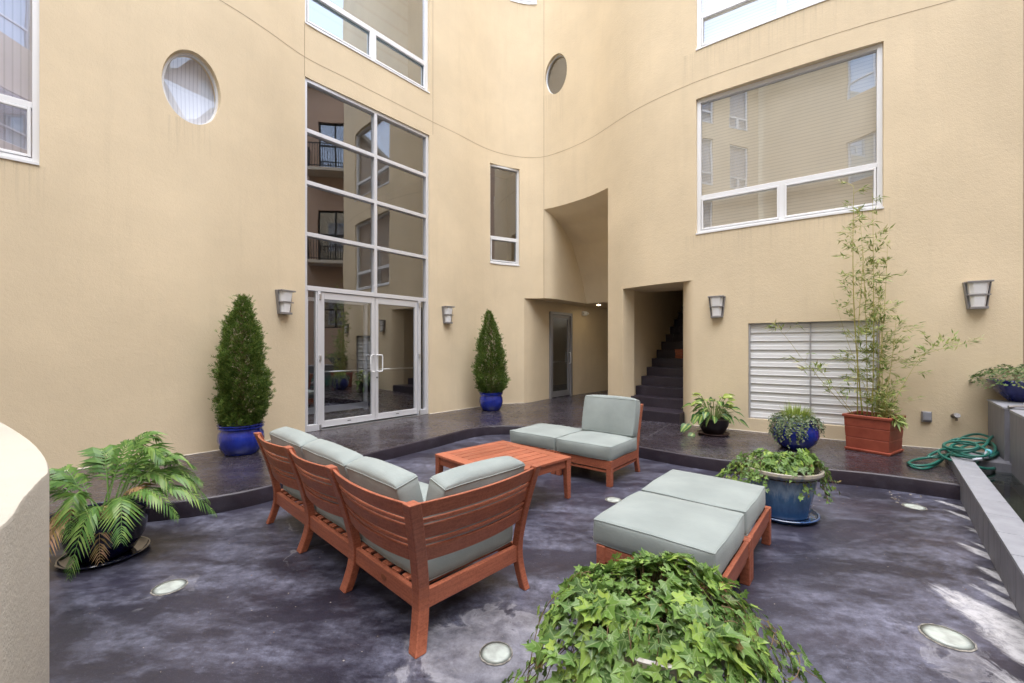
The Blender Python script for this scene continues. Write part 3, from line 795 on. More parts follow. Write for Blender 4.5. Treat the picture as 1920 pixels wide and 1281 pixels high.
def stair():
    L0 = V(2.29, 8.29, 0)                        # left end of nosing 2
    W_ = 1.75; TR = .265; R = .1773
    pb = W(S_[1168], 0)
    st = MB()
    for n in range(1, 17):
        p = L0 + DV * (TR * (n - 2)) + DV * .0
        if n == 1: p = L0 - DV * (TR + .22)
        nxt = L0 + DV * (TR * (n - 1))
        a, b_ = p - DU * .03, p + DU * W_
        if n == 1: b_ = p + DU * 1.12
        c_, d_ = b_ + (nxt - p) + DV * .03, a + (nxt - p) + DV * .03
        z1 = ZG + R * n; z0 = ZG - .02 if n == 1 else z1 - R - .02
        st.add([V(q.x, q.y, z0) for q in (a, b_, c_, d_)] + [V(q.x, q.y, z1) for q in (a, b_, c_, d_)],
               [(3, 2, 1, 0), (4, 5, 6, 7), (0, 1, 5, 4), (1, 2, 6, 5), (2, 3, 7, 6), (3, 0, 4, 7)])
    so = st.build('stair_steps', M['riser'], building, bevel=.008)
    q = MB()
    def wq(pts_, z0, z1): 
        for a_, b_ in zip(pts_, pts_[1:]): q.add([V(a_.x, a_.y, z0), V(b_.x, b_.y, z0), V(b_.x, b_.y, z1), V(a_.x, a_.y, z1)], [(0, 1, 2, 3)])
    wq([pb, L0 + DV * .0, L0 + DV * 5.2], ZG - .05, 6.2)
    q.build('stair_left_wall', M['stucco'], building)
    # right: flaring lower wall under the header, then the stair's right side
    q = MB(); s1, s0 = S_[1300], S_[1268]
    fl = []
    for k in range(13):
        t = k / 12; s = s1 + (s0 - s1) * t; fl.append(W(s, 0, -.27 * t ** 1.8))
    rev = list(reversed(fl))
    q.loft([[V(p.x, p.y, ZG - .05), V(p.x, p.y, 2.565)] for p in rev], False, False)
    q.build('flared_wall', M['stucco'], building, smooth=True)
    e = rev[0]; q = MB(); e2 = e + DV * 5.2
    q.add([V(e.x, e.y, ZG - .05), V(e2.x, e2.y, ZG - .05), V(e2.x, e2.y, 6.2), V(e.x, e.y, 6.2)], [(0, 1, 2, 3)])
    q.build('stair_right_wall', M['stucco'], building)
    # ceiling: flat behind the header, then rising with the flight
    q = MB(); f = DV * 1.0; g = DV * 5.2
    a, b_ = L0 - DV * .3, e - DV * .05
    a, b_ = a - DU * .05, b_ + DU * .05
    q.add([V(W(S_[1168], 0).x, W(S_[1168], 0).y, 2.568), V(b_.x, b_.y, 2.568), V((b_ + f).x, (b_ + f).y, 2.568), V((a + f).x, (a + f).y, 2.568)], [(0, 1, 2, 3)])
    q.add([W(S_[1168] + (S_[1300] - S_[1168]) * k / 10, 2.5685) for k in range(11)] + [V(fl[k].x, fl[k].y, 2.5685) for k in range(1, 13)] + [V((e + DV * .6).x, (e + DV * .6).y, 2.5685), V((pb + DV * .6).x, (pb + DV * .6).y, 2.5685)], [tuple(range(25))])
    q.add([V((a + f).x, (a + f).y, 2.568), V((b_ + f).x, (b_ + f).y, 2.568), V((b_ + g).x, (b_ + g).y, 5.6), V((a + g).x, (a + g).y, 5.6)], [(0, 1, 2, 3)])
    q.add([V((a + g).x, (a + g).y, 1.5), V((b_ + g).x, (b_ + g).y, 1.5), V((b_ + g).x, (b_ + g).y, 6), V((a + g).x, (a + g).y, 6)], [(0, 1, 2, 3)])
    q.build('stair_ceiling', M['stucco'], building)
    # small box standing on the sixth step, nearly hidden by the wall edge
    p = L0 + DV * (TR * 4.5) + DU * .585
    bx_ = thing('wooden_box', 'small reddish wooden box on a stair step, mostly hidden by the wall edge', 'box', V(p.x, p.y, ZG + R * 6), .5)
    h = MB()
    for k in range(3): h.box(V(0, 0, .03 + k * .058), (.20 - .012 * (k % 2), .18 - .012 * (k % 2), .052))
    h.build('boards', M['wood'], bx_, bevel=.004)
    h = MB(); h.box(V(0, 0, .184), (.21, .19, .02)); h.build('lid', M['wood'], bx_, bevel=.004)
M['wood'] = wood('red_hardwood', (.43, .140, .076), (.22, .062, .034))
stair()

# ------------------------------------------------------------------ louvre in the right wall
def louvre():
    s0, s1, z0, z1 = RECT['louvre']
    a, c = W(s0, 0, -.07), W(s1, 0, -.07); d = c - a; L = d.length; d.normalize(); n = V(d.y, -d.x, 0); R = Matrix((d, n * -1, V(0, 0, 1))).transposed()
    def P(u, z, o=0): return a + d * u + n * o + V(0, 0, z)
    um = (sx(1520) - s0) / (s1 - s0) * L
    f = MB(); 
    for u, w_ in ((.012, .024), (L - .012, .024), (um, .02)): f.box(P(u, (z0 + z1) / 2, .012), (w_, .07, z1 - z0), R)
    f.box(P(L / 2, z1 - .01, .0), (L, .068, .02), R); f.box(P(L / 2, z0 + .01, .0), (L, .068, .02), R)
    lo = f.build('louvre_vent', M['louvre_metal'], building)
    sl = MB(); N = 11; h = (z1 - z0 - .04) / N
    for k in range(N):
        zt = z1 - .02 - k * h
        for u0, u1 in ((.024, um - .01), (um + .01, L - .024)):
            # drainable blade: sloping face with a small lip
            pr = [(.000, h * .02), (.002, -h * .44), (.010, -h * .49), (.013, -h * .89), (.019, -h * .91), (.019, -h * .975), (.010, -h * .98), (-.02, -h * .5)]
            sl.loft([[P(u, zt + z_, o_) for o_, z_ in pr] for u in (u0, u1)], True, True)
    sl.build('slats', M['white'], lo)
    bk = MB(); bk.add([P(0, z0, -.06), P(L, z0, -.06), P(L, z1, -.06), P(0, z1, -.06)], [(0, 1, 2, 3)]); bk.build('back_panel', M['dark_metal'], lo)
M['louvre_metal'] = mat('louvre_metal', (.42, .42, .43), .5, .3)
louvre()

# ------------------------------------------------------------------ ground, terrace and step
EDGE = [(-9.0, 3.1), (-6.0, 3.12), (-4.4, 3.2), (-3.6, 3.36), (-3.04, 3.54), (-2.6, 3.73), (-2.27, 4.05), (-2.0, 4.62), (-1.78, 5.2), (-1.45, 5.70), (-1.12, 6.14), (-.85, 6.55), (-.58, 6.90), (-.28, 7.06), (.05, 7.05),
        (.42, 6.88), (.82, 6.52), (1.22, 6.08), (1.69, 5.58), (2.155, 5.15), (2.5, 4.92), (2.95, 4.72), (3.38, 4.57), (3.80, 4.38), (4.30, 4.02)]
def ground_build():
    g = MB(); g.add([V(-40, -40, 0), V(40, -40, 0), V(40, 40, 0), V(-40, 40, 0)], [(0, 1, 2, 3)])
    tag(g.build('ground', M['floor']), 'dark stained concrete courtyard floor', None, None, 'structure')
    e, _ = resample(catmull(EDGE, 12), .05)
    t = MB(); n = len(e)
    r_ = .018
    prof = [(0, 0.0), (0, ZG - r_), (r_ * .3, ZG - r_ * .3), (r_, ZG)]
    rings = []
    for i, p in enumerate(e):
        d = (e[min(i + 1, n - 1)] - e[max(i - 1, 0)]).normalized(); nn = V(-d.y, d.x, 0)
        rings.append([V(p.x, p.y, z) + nn * o for o, z in prof])
    t.loft(rings, False, False)
    tag(t.build('step_riser', M['riser'], smooth=50), 'dark curved concrete step edge', None, None, 'structure')
    f = MB(); f.v = [r[-1] for r in rings] + [V(12, 4.0, ZG), V(12, 22, ZG), V(-12, 22, ZG), V(-12, 3.1, ZG)]
    k = len(f.v); f.f = [tuple(range(k))]
    # split into strips so the big polygon triangulates well
    f.f = []
    base = len(rings); far = []
    for i in range(base):
        p = f.v[i]; far.append(V(p.x, 22, ZG))
    f.v = f.v[:base] + far
    f.f = [(i, i + 1, base + i + 1, base + i) for i in range(base - 1)]
    b0 = len(f.v); f.v += [V(4.29, 4.02, ZG), V(14, 4.02, ZG), V(14, 22, ZG), V(4.29, 22, ZG)]
    # right strip starts at the last edge point
    lp = f.v[base - 1]; f.v[b0] = V(lp.x, lp.y, ZG); f.v[b0 + 3] = V(lp.x, 22, ZG); f.v[b0 + 1] = V(14, lp.y, ZG)
    f.f.append((b0, b0 + 1, b0 + 2, b0 + 3))
    tag(f.build('terrace_floor', M['terrace']), 'raised glossy dark concrete walkway', None, None, 'structure')
    # saw cuts in the walkway, thin dark lines
    j = MB()
    for a, b_ in ((ground(1000, 760, ZG), ground(1130, 775, ZG)), (ground(1204, 826, ZG), ground(1262, 792, ZG)), (ground(930, 803, ZG), ground(870, 786, ZG))):
        a.z = b_.z = ZG + .004; d = (b_ - a).normalized(); s_ = V(-d.y, d.x, 0) * .004
        j.add([a - s_, b_ - s_, b_ + s_, a + s_], [(0, 1, 2, 3)])
    tag(j.build('saw_cuts', M['saw']), 'pale dusty joint lines in the walkway', None, None, 'structure')
M['saw'] = mat('saw_dust', (.11, .10, .11), .7)
ground_build()

# ------------------------------------------------------------------ wall lamps
def sconce():
    t = thing('wall_lamp', 'x', 'wall lamp', group='tapered wall lamps')
    h, wt_, wb, d = .34, .125, .088, .115
    # local frame: +y out of the wall, x along, z up, origin bottom centre
    bp = MB(); bp.add([V(-wb, 0, 0), V(wb, 0, 0), V(wt_, 0, h), V(-wt_, 0, h), V(-wb, .02, 0), V(wb, .02, 0), V(wt_, .02, h), V(-wt_, .02, h)],
                      [(0, 1, 2, 3), (7, 6, 5, 4), (0, 4, 5, 1), (1, 5, 6, 2), (2, 6, 7, 3), (3, 7, 4, 0)])
    bp.build('backplate', M['lamp_metal'], t, bevel=.003)
    def tier(z0, z1, k0, k1, d0, d1):
        m = MB(); rr = []
        for z, k, dd in ((z0, k0, d0), (z1, k1, d1)):
            rr.append([V(-k, .02, z), V(-k * .92, dd * .75, z), V(-k * .6, dd, z), V(k * .6, dd, z), V(k * .92, dd * .75, z), V(k, .02, z)])
        m.loft(rr, True, True); return m
    tier(.025, .165, .066, .082, .085, .10).build('shade', M['diffuser'], t, bevel=.004)
    tier(.18, .325, .084, .100, .10, .118).build('shade', M['diffuser'], t, bevel=.004)
    f = MB()
    def wd(z): return wb + (wt_ - wb) * z / h
    for z, hh, dd in ((.008, .028, .10), (.172, .014, .108), (.332, .02, .13)):
        k = wd(z) - .008; f.box(V(0, .02 + (dd - .02) / 2, z + hh / 2 - .01), (2 * k, dd - .018, hh))
    for sg in (-1, 1):
        f.bar(V(sg * (wb - .007), .035, 0), V(sg * (wt_ - .007), .035, h), .013, .03, V(0, 1, 0))
    f.build('cage', M['lamp_metal'], t, bevel=.002, seg=1)
    return t
sc0 = sconce()
def place_sconce(o, px, zc=1.925):
    s = sx(px); p = W(s, zc, .0); t = wt(s); nrm = V(t.y, -t.x, 0)
    o.location = p; o.rotation_euler = (0, 0, atan2(nrm.y, nrm.x) - pi / 2)
for i, (px, lab) in enumerate(((530, 'grey tapered wall lamp left of the entrance doors, above the tall conifer'), (837, 'small grey wall lamp right of the entrance doors, above the blue pots line'),
                               (1345, 'grey wall lamp between the stair opening and the white louvre'), (1830, 'largest grey wall lamp, at right above the faucet and hose'))):
    if i == 1: lab = 'grey tapered wall lamp between the entrance doors and the far conifer'
    o = sc0 if i == 0 else copy_thing(sc0, (0, 0, 0), 0, lab)
    o['label'] = lab; place_sconce(o, px)

# ------------------------------------------------------------------ furniture
M['cushion'] = mat('sage_canvas', (.30, .345, .315), .9, spec=.2)
_t = NT(M['cushion']); _c = _t.coord(scale=(1, 1, 1)); _n = _t.noise(_c, 3, 4)
_t.l(_t.ramp(_n, [(.3, (.235, .27, .262)), (.7, (.30, .34, .33))]), _t.b.inputs["Base Color"])
_w1 = _t.noise(_t.coord(scale=(1, 1, 6)), 90, 2, .5); _w2 = _t.noise(_c, 7, 4, .6)
_t.bump(_t.math('ADD', _t.math('MULTIPLY', _w1, .25), _w2), .30, .012)
_t.b.inputs["Sheen Weight"].default_value = .15

def cushion(parent, c, size, R=None, puff=.022, name='cushion', seed=0, pipe=True):
    """box cushion with soft crowned faces, pinched corners and welt seams"""
    bm = bmesh.new(); n = 14
    sx_, sy_, sz = size; V0 = {}
    def shape(u, v, w_):
        # u, v, w in -1..1 on the cube surface
        x, y, z = u * sx_ / 2, v * sy_ / 2, w_ * sz / 2
        k = puff
        fu, fv, fw_ = 1 - u ** 4, 1 - v ** 4, 1 - w_ ** 4
        x += (1 if u > 0 else -1) * k * .6 * fv * fw_ * (abs(u) ** 6)
        y += (1 if v > 0 else -1) * k * .6 * fu * fw_ * (abs(v) ** 6)
        z += (1 if w_ > 0 else -1) * k * fu * fv * (abs(w_) ** 6)
        q = noise.noise(V(x * 5 + seed * 3.1, y * 5, z * 5 + seed)); q2 = noise.noise(V(x * 14 + seed, y * 14, z * 14))
        e = max(abs(u), abs(v)) ** 8
        q3 = noise.noise(V(x * 9 + seed * 1.7, y * 26, z * 9)) * max(0, 1 - (1 - abs(v)) * 3) + noise.noise(V(x * 26, y * 9 + seed, z * 9)) * max(0, 1 - (1 - abs(u)) * 3)
        return V(x, y, z) * (1 + q * .026 + q2 * .008) + V(0, 0, q3 * .006)
    def vert(u, v, w_):
        k = (round(u, 4), round(v, 4), round(w_, 4))
        if k not in V0:
            # round the corners slightly
            p = shape(u, v, w_); V0[k] = bm.verts.new(p)
        return V0[k]
    ts = [-1, -.965] + [-.93 + 1.86 * i / n for i in range(n + 1)] + [.965, 1]
    ws = [-1, -.82, -.4, 0, .4, .82, 1]
    for w_ in (-1, 1):
        for i in range(len(ts) - 1):
            for j in range(len(ts) - 1):
                q = [vert(ts[i], ts[j], w_), vert(ts[i + 1], ts[j], w_), vert(ts[i + 1], ts[j + 1], w_), vert(ts[i], ts[j + 1], w_)]
                bm.faces.new(q if w_ > 0 else q[::-1])
    for sgn in (-1, 1):
        for i in range(len(ts) - 1):
            for j in range(len(ws) - 1):
                q = [vert(ts[i], sgn, ws[j]), vert(ts[i + 1], sgn, ws[j]), vert(ts[i + 1], sgn, ws[j + 1]), vert(ts[i], sgn, ws[j + 1])]
                bm.faces.new(q if sgn < 0 else q[::-1])
                q = [vert(sgn, ts[i], ws[j]), vert(sgn, ts[i + 1], ws[j]), vert(sgn, ts[i + 1], ws[j + 1]), vert(sgn, ts[i], ws[j + 1])]
                bm.faces.new(q if sgn > 0 else q[::-1])
    Mx = Matrix.Translation(Vector(c)) @ ((R.to_4x4()) if R else Matrix.Identity(4))
    # round the edges: relax boundary a little
    for _ in range(4): bmesh.ops.smooth_vert(bm, verts=bm.verts, factor=.45, use_axis_x=True, use_axis_y=True, use_axis_z=True)
    seam = MB(); loops = []
    for w_ in (-1, 1):
        lp = [V0[(round(t, 4), -1, w_)].co.copy() for t in ts] + [V0[(1, round(t, 4), w_)].co.copy() for t in ts[1:]] + \
             [V0[(round(t, 4), 1, w_)].co.copy() for t in ts[::-1][1:]] + [V0[(-1, round(t, 4), w_)].co.copy() for t in ts[::-1][1:]]
        loops.append([Mx @ p for p in lp])
    for v in bm.verts: v.co = Mx @ v.co
    me = bpy.data.meshes.new(name); bm.to_mesh(me); bm.free(); me.materials.append(M['cushion'])
    for p in me.polygons: p.use_smooth = True
    o = bpy.data.objects.new(name, me); COL.objects.link(o); o.parent = parent
    if pipe:
        for lp in loops: seam = MB(); seam.tube(lp, .0032, 5, False); seam.build('piping', M['cushion'], o, smooth=True)
    return o

def bm_slab(mb, pts_top, w_): pass

def sofa():
    u = V(-.72, .694, 0); ang = atan2(-u.y, -u.x)          # local -x runs along the long back (away), so +x = towards camera right
    # local frame: origin = near corner at frame level, +X' = u direction, +Y' = v direction (interior)
    org = V(-.452, 2.115, 0)
    t = thing('sectional_sofa', 'red wood sectional sofa with slatted curved backs and sage green cushions, seen from behind', 'sofa', org, atan2(u.y, u.x))
    # local x = along u; interior of the long back is v = (.694,.72): rotated -90 deg from u -> local y negative
    I = -1.0                                                # interior direction sign on local y
    Wd, D = .70, .70
    def prof(z):                                            # how far a post leans outwards at height z
        if z < .20: return .06 * ((.20 - z) / .20) ** 1.6
        return .15 * max(0, (z - .24) / .52) ** 1.35
    zs = [0, .03, .07, .12, .17, .22, .28, .34, .42, .5, .58, .66, .73, .762]
    def post(x, y, dx, dy, wx, wy, name='post'):
        m = MB(); rings = []
        for z in zs:
            o = prof(z); th = 1.0 + (.15 if .15 < z < .3 else 0); cx, cy = x + dx * o, y + dy * o
            rings.append([V(cx - wx / 2, cy - wy / 2, z), V(cx + wx / 2, cy - wy / 2, z), V(cx + wx / 2, cy + wy / 2, z), V(cx - wx / 2, cy + wy / 2, z)])
        m.loft(rings); return m.build(name, M['wood'], t, bevel=.006)
    pw = .046
    # long back posts: outward = local +y ; end back outward = local -x
    post(.0, .0, -1, 1, .064, .064, 'leg')                  # shared corner post
    for k, x in enumerate((Wd, 2 * Wd, 3 * Wd)):
        post(x, 0, 0, 1, pw * (1.6 if k < 2 else 1.0), .05, 'leg')
    post(0, -D, -1, 0, .05, pw, 'leg')
    for x in (2 * Wd, 3 * Wd):                                # front legs
        m = MB(); m.box(V(x, -D, .12), (.05, .05, .24)); m.build('leg', M['wood'], t, bevel=.005)
    # seat rails
    r = MB(); zc, hh = .20, .095
    r.box(V(3 * Wd / 2, 0, zc), (3 * Wd - .03, .03, hh)); r.box(V(0, -D / 2, zc), (.03, D - .03, hh))
    r.box(V(3 * Wd / 2, -D, zc), (3 * Wd - .05, .03, hh)); r.box(V(3 * Wd, -D / 2, zc), (.03, D - .05, hh))
    for x in (Wd, 2 * Wd): r.box(V(x, -D / 2, zc), (.03, D - .03, hh * .9))
    r.build('seat_frame', M['wood'], t, bevel=.005)
    s = MB()
    for k in range(21): s.box(V(.07 + k * .102, -D / 2, .244), (.062, D - .035, .014))
    s.build('seat_slats', M['wood'], t, bevel=.003, seg=1)
    # curved back slats
    slz = [(.711, .080), (.645, .022), (.583, .074), (.5205, .022), (.454, .082)]
    def back(x0, x1, axis):
        m = MB(); N = 12
        for zc_, hh_ in slz:
            rings = []
            for i in range(N + 1):
                q = i / N; bow = .045 * (1 - (2 * q - 1) ** 2)
                c0 = (-prof(zc_) if abs(x0) < .05 and axis == 'x' else (prof(zc_) if axis == 'y' else 0)); xs = x0 + c0; p = xs + (x1 - xs) * q
                ring = []
                for (dz, dt) in ((-hh_ / 2, -.009), (-hh_ / 2, .009), (hh_ / 2, .009), (hh_ / 2, -.009)):
                    o = prof(zc_ + dz) + bow + dt
                    ring.append(V(p, o, zc_ + dz) if axis == 'x' else V(-o, p, zc_ + dz))
                rings.append(ring)
            m.loft(rings)
        return m.build('back_slats', M['wood'], t, bevel=.005)
    back(.02, Wd - .03, 'x'); back(Wd + .03, 2 * Wd - .03, 'x'); back(2 * Wd + .03, 3 * Wd - .02, 'x'); back(-.02, -D + .02, 'y')
    # cushions
    zt = .255
    for k in range(3):
        cushion(t, V(Wd * (k + .5) + (.02 if k == 0 else 0), -D / 2 - .02, zt + .075), (Wd - .015, D - .04, .145), None, .022, 'seat_cushion', k)
    lean = radians(14)
    for k in range(3):
        R = Matrix.Rotation(-lean, 3, 'X')
        wdd = Wd - .02 if k else Wd - .13
        cx = Wd * (k + .5) + (.055 if k == 0 else 0)
        cushion(t, V(cx, -.045, .578), (wdd, .135, .40), R, .03, 'back_cushion', 5 + k)
    R = Matrix.Rotation(-lean, 3, 'Y')
    cushion(t, V(.045, -D / 2 - .045, .578), (.135, D - .10, .40), R, .03, 'back_cushion', 9)
    m = MB(); m.lathe([(.0, 0), (.026, 0), (.026, .002), (.0, .002)], 24); 
    m.xf(Matrix.Translation(V(.33, .0165, .20)) @ Matrix.Rotation(radians(-90), 4, 'X') @ Matrix.Scale(.6, 4, V(0, 1, 0)))
    m.build('maker_badge', M['badge'], t)
    return t
M['badge'] = mat('burnt_badge', (.20, .06, .025), .6)
sofa()

def table():
    t = thing('coffee_table', 'low red wood coffee table with slatted top between the sofa and the chair', 'table', V(-.095, 4.165, 0), radians(43))
    L, D, H = .905, .99, .40
    f = MB(); fw = .085
    f.box(V(0, -D / 2 + fw / 2 - .0, H - .013), (L - 2 * .11, fw, .024)); f.box(V(0, D / 2 - fw / 2, H - .013), (L - 2 * .11, fw, .024))
    for sg in (-1, 1): f.box(V(sg * (L / 2 - .055), 0, H - .013), (.11, D, .0245))
    f.build('top_frame', M['wood'], t, bevel=.004)
    s = MB(); n = 8; y0, y1 = -D / 2 + fw, D / 2 - fw; p = (y1 - y0) / n
    for k in range(n): s.box(V(0, y0 + p * (k + .5), H - .0135), (L - .22, p - .010, .022))
    s.build('top_slats', M['wood'], t, bevel=.003)
    a = MB()
    for sg in (-1, 1):
        a.box(V(0, sg * (D / 2 - .03), H - .063), (L - .12, .022, .075)); a.box(V(sg * (L / 2 - .03), 0, H - .063), (.022, D - .12, .0745))
    a.box(V(0, 0, H - .05), (.06, D - .1, .04)); a.build('apron', M['wood'], t, bevel=.003)
    for sx_ in (-1, 1):
        for sy in (-1, 1):
            m = MB(); x, y = sx_ * (L / 2 - .034), sy * (D / 2 - .034); rr = []
            for z, w_ in ((0, .044), (.3, .06), (H - .026, .062)):
                x_, y_ = x + sx_ * (.062 - w_) * .4, y + sy * (.062 - w_) * .4
                rr.append([V(x_ - w_ / 2, y_ - w_ / 2, z), V(x_ + w_ / 2, y_ - w_ / 2, z), V(x_ + w_ / 2, y_ + w_ / 2, z), V(x_ - w_ / 2, y_ + w_ / 2, z)])
            m.loft(rr); m.build('leg', M['wood'], t, bevel=.004)
table()

def seat_base(t, Wx, Dy, ztop=.27, stretcher=True, backlegs=False):
    r = MB()
    for sg in (-1, 1):
        r.box(V(0, sg * (Dy / 2 - .018), ztop - .045), (Wx - .06, .026, .088)); r.box(V(sg * (Wx / 2 - .018), 0, ztop - .045), (.026, Dy - .06, .088))
        if stretcher:
            r.box(V(0, sg * (Dy / 2 - .026), ztop - .115), (Wx - .06, .022, .026)); r.box(V(sg * (Wx / 2 - .026), 0, ztop - .115), (.022, Dy - .06, .026))
    r.build('seat_frame', M['wood'], t, bevel=.004)
    s = MB()
    n = int((Wx - .06) / .095)
    for k in range(n): s.box(V(-Wx / 2 + .07 + k * (Wx - .14) / (n - 1), 0, ztop + .002), (.06, Dy - .05, .014))
    s.build('seat_slats', M['wood'], t, bevel=.002, seg=1)
    for sx_ in (-1, 1):
        for sy in (-1, 1):
            if backlegs and sy == 1: continue
            m = MB(); m.box(V(sx_ * (Wx / 2 - .028), sy * (Dy / 2 - .028), ztop / 2 + .001), (.056, .056, ztop + .004)); m.build('leg', M['wood'], t, bevel=.004)

def armless_chair():
    # local +y = towards the back ; front near-left ; long direction of the pair = local -x
    rz = radians(50) - pi / 2
    t = thing('armless_chair', 'armless red wood lounge chair with sage back and seat cushions beside the step', 'chair', V(.985, 4.905, 0), rz)
    Wx, D = .69, .70
    seat_base(t, Wx, D, .265, True, True)
    def prof(z):
        if z < .2: return .05 * ((.2 - z) / .2) ** 1.5
        return .14 * max(0, (z - .24) / .54) ** 1.3
    for sg in (-1, 1):
        m = MB(); rr = []
        for z in [0, .05, .1, .15, .2, .25, .3, .4, .5, .6, .7, .78]:
            o = prof(z); x, y = sg * (Wx / 2 - .024), D / 2 - .028 + o; rr.append([V(x - .022, y - .026, z), V(x + .022, y - .026, z), V(x + .022, y + .026, z), V(x - .022, y + .026, z)])
        m.loft(rr); m.build('leg', M['wood'], t, bevel=.004)
    m = MB()
    for zc_, hh_ in ((.735, .078), (.655, .03), (.585, .078), (.515, .03), (.44, .09)):
        rings = []
        for i in range(11):
            q = i / 10; bow = .04 * (1 - (2 * q - 1) ** 2); ring = []
            for dz, dt in ((-hh_ / 2, -.009), (-hh_ / 2, .009), (hh_ / 2, .009), (hh_ / 2, -.009)):
                ring.append(V(-Wx / 2 + .045 + (Wx - .09) * q, D / 2 - .028 + prof(zc_ + dz) + bow + dt, zc_ + dz))
            rings.append(ring)
        m.loft(rings)
    m.build('back_slats', M['wood'], t, bevel=.004)
    cushion(t, V(0, -.02, .345), (Wx - .01, D - .03, .145), None, .024, 'seat_cushion', 21)
    R = Matrix.Rotation(-radians(13), 3, 'X')
    cushion(t, V(0, D / 2 - .045, .63), (Wx - .02, .135, .43), R, .026, 'back_cushion', 22)
    return t
armless_chair()

def ottoman(loc, rz, label, Wx, D, seed, dz=.27, coff=(0, 0), stretcher=True):
    t = thing('ottoman', label, 'ottoman', loc, rz, 'red wood ottomans with sage cushions')
    seat_base(t, Wx, D, dz, stretcher)
    cushion(t, V(coff[0], coff[1], dz + .08), (Wx - .005, D - .02, .145), None, .018, 'seat_cushion', seed)
_rz = radians(50) - pi / 2
eu = V(cos(radians(140)), sin(radians(140)), 0); ev = V(cos(radians(50)), sin(radians(50)), 0)
ottoman(V(.985, 4.905, 0) + eu * .70 - ev * .0, _rz, 'sage cushioned ottoman pushed against the left side of the armless chair', .69, .70, 31, .265)
Lf, Nr = V(.503, 2.568, 0), V(1.012, 2.136, 0)
mid0 = (Lf + Nr) / 2
ottoman(mid0 + ev * .345 - eu * .02, _rz, 'sage cushioned ottoman nearest the camera, partly behind the foreground ivy', .70, .685, 32, .268, (-.03, 0))
ottoman(mid0 + ev * 1.035 - eu * .02, _rz, 'sage cushioned ottoman beside the pale blue pot with saucer', .70, .685, 33, .268, (-.03, 0))

# ------------------------------------------------------------------ plants
M['blue_pot'] = glazed('cobalt_glaze', (.014, .035, .33), (.006, .012, .15))
M['navy_pot'] = glazed('navy_glaze', (.006, .007, .035), (.003, .003, .015))
M['black_pot'] = mat('dark_plastic_pot', (.012, .009, .012), .35)
M['soil'] = mat('soil', (.045, .03, .02), .95)
_t = NT(M['soil']); _t.bump(_t.noise(_t.coord(), 60, 4, .7), .8, .02)
M['stem_brown'] = mat('brown_stem', (.16, .10, .05), .8)
M['stem_green'] = mat('green_stem', (.16, .22, .06), .6)

def two_tone():
    m = mat('pale_blue_glaze', (.1, .2, .4), .15, coat=.5); t = NT(m); co = t.coord()
    sp = t.n("ShaderNodeSeparateXYZ"); t.l(co, sp.inputs[0])
    dr = t.noise(t.coord(scale=(26, 26, 1.2)), 1.4, 4, .7)
    z = t.math('ADD', sp.outputs[2], t.math('MULTIPLY', t.math('SUBTRACT', dr, .5), .22))
    col = t.ramp(z, [(.08, (.04, .11, .26)), (.20, (.07, .17, .34)), (.27, (.25, .35, .48)), (.335, (.13, .20, .32)), (.375, (.28, .27, .24)), (.41, (.36, .32, .25))])
    col = t.mix(t.ramp(t.noise(co, 22, 3), [(.4, 0.0), (.75, .35)]), col, (.03, .07, .16))
    t.l(col, t.b.inputs["Base Color"]); return m
M['two_tone'] = two_tone()

def pot(t, prof, m, soil_r, soil_z, n=48, sx_=1, sy=1):
    p = MB(); p.lathe(prof, n, sx=sx_, sy=sy); p.build('pot', m, t, smooth=35)
    s = MB(); s.lathe([(.001, soil_z - .02), (soil_r, soil_z - .02), (soil_r, soil_z), (soil_r * .5, soil_z + .015), (.001, soil_z + .02)], 32, sx=sx_, sy=sy); s.build('soil', M['soil'], t, smooth=True)

def saucer(t, r, m, h=.042):
    p = MB(); p.lathe([(.001, 0), (r * .86, 0), (r * .95, h * .5), (r, h * .9), (r * .985, h), (r * .95, h), (r * .90, h * .55), (r * .82, h * .35), (.001, h * .3)], 48); p.build('saucer', m, t, smooth=35)

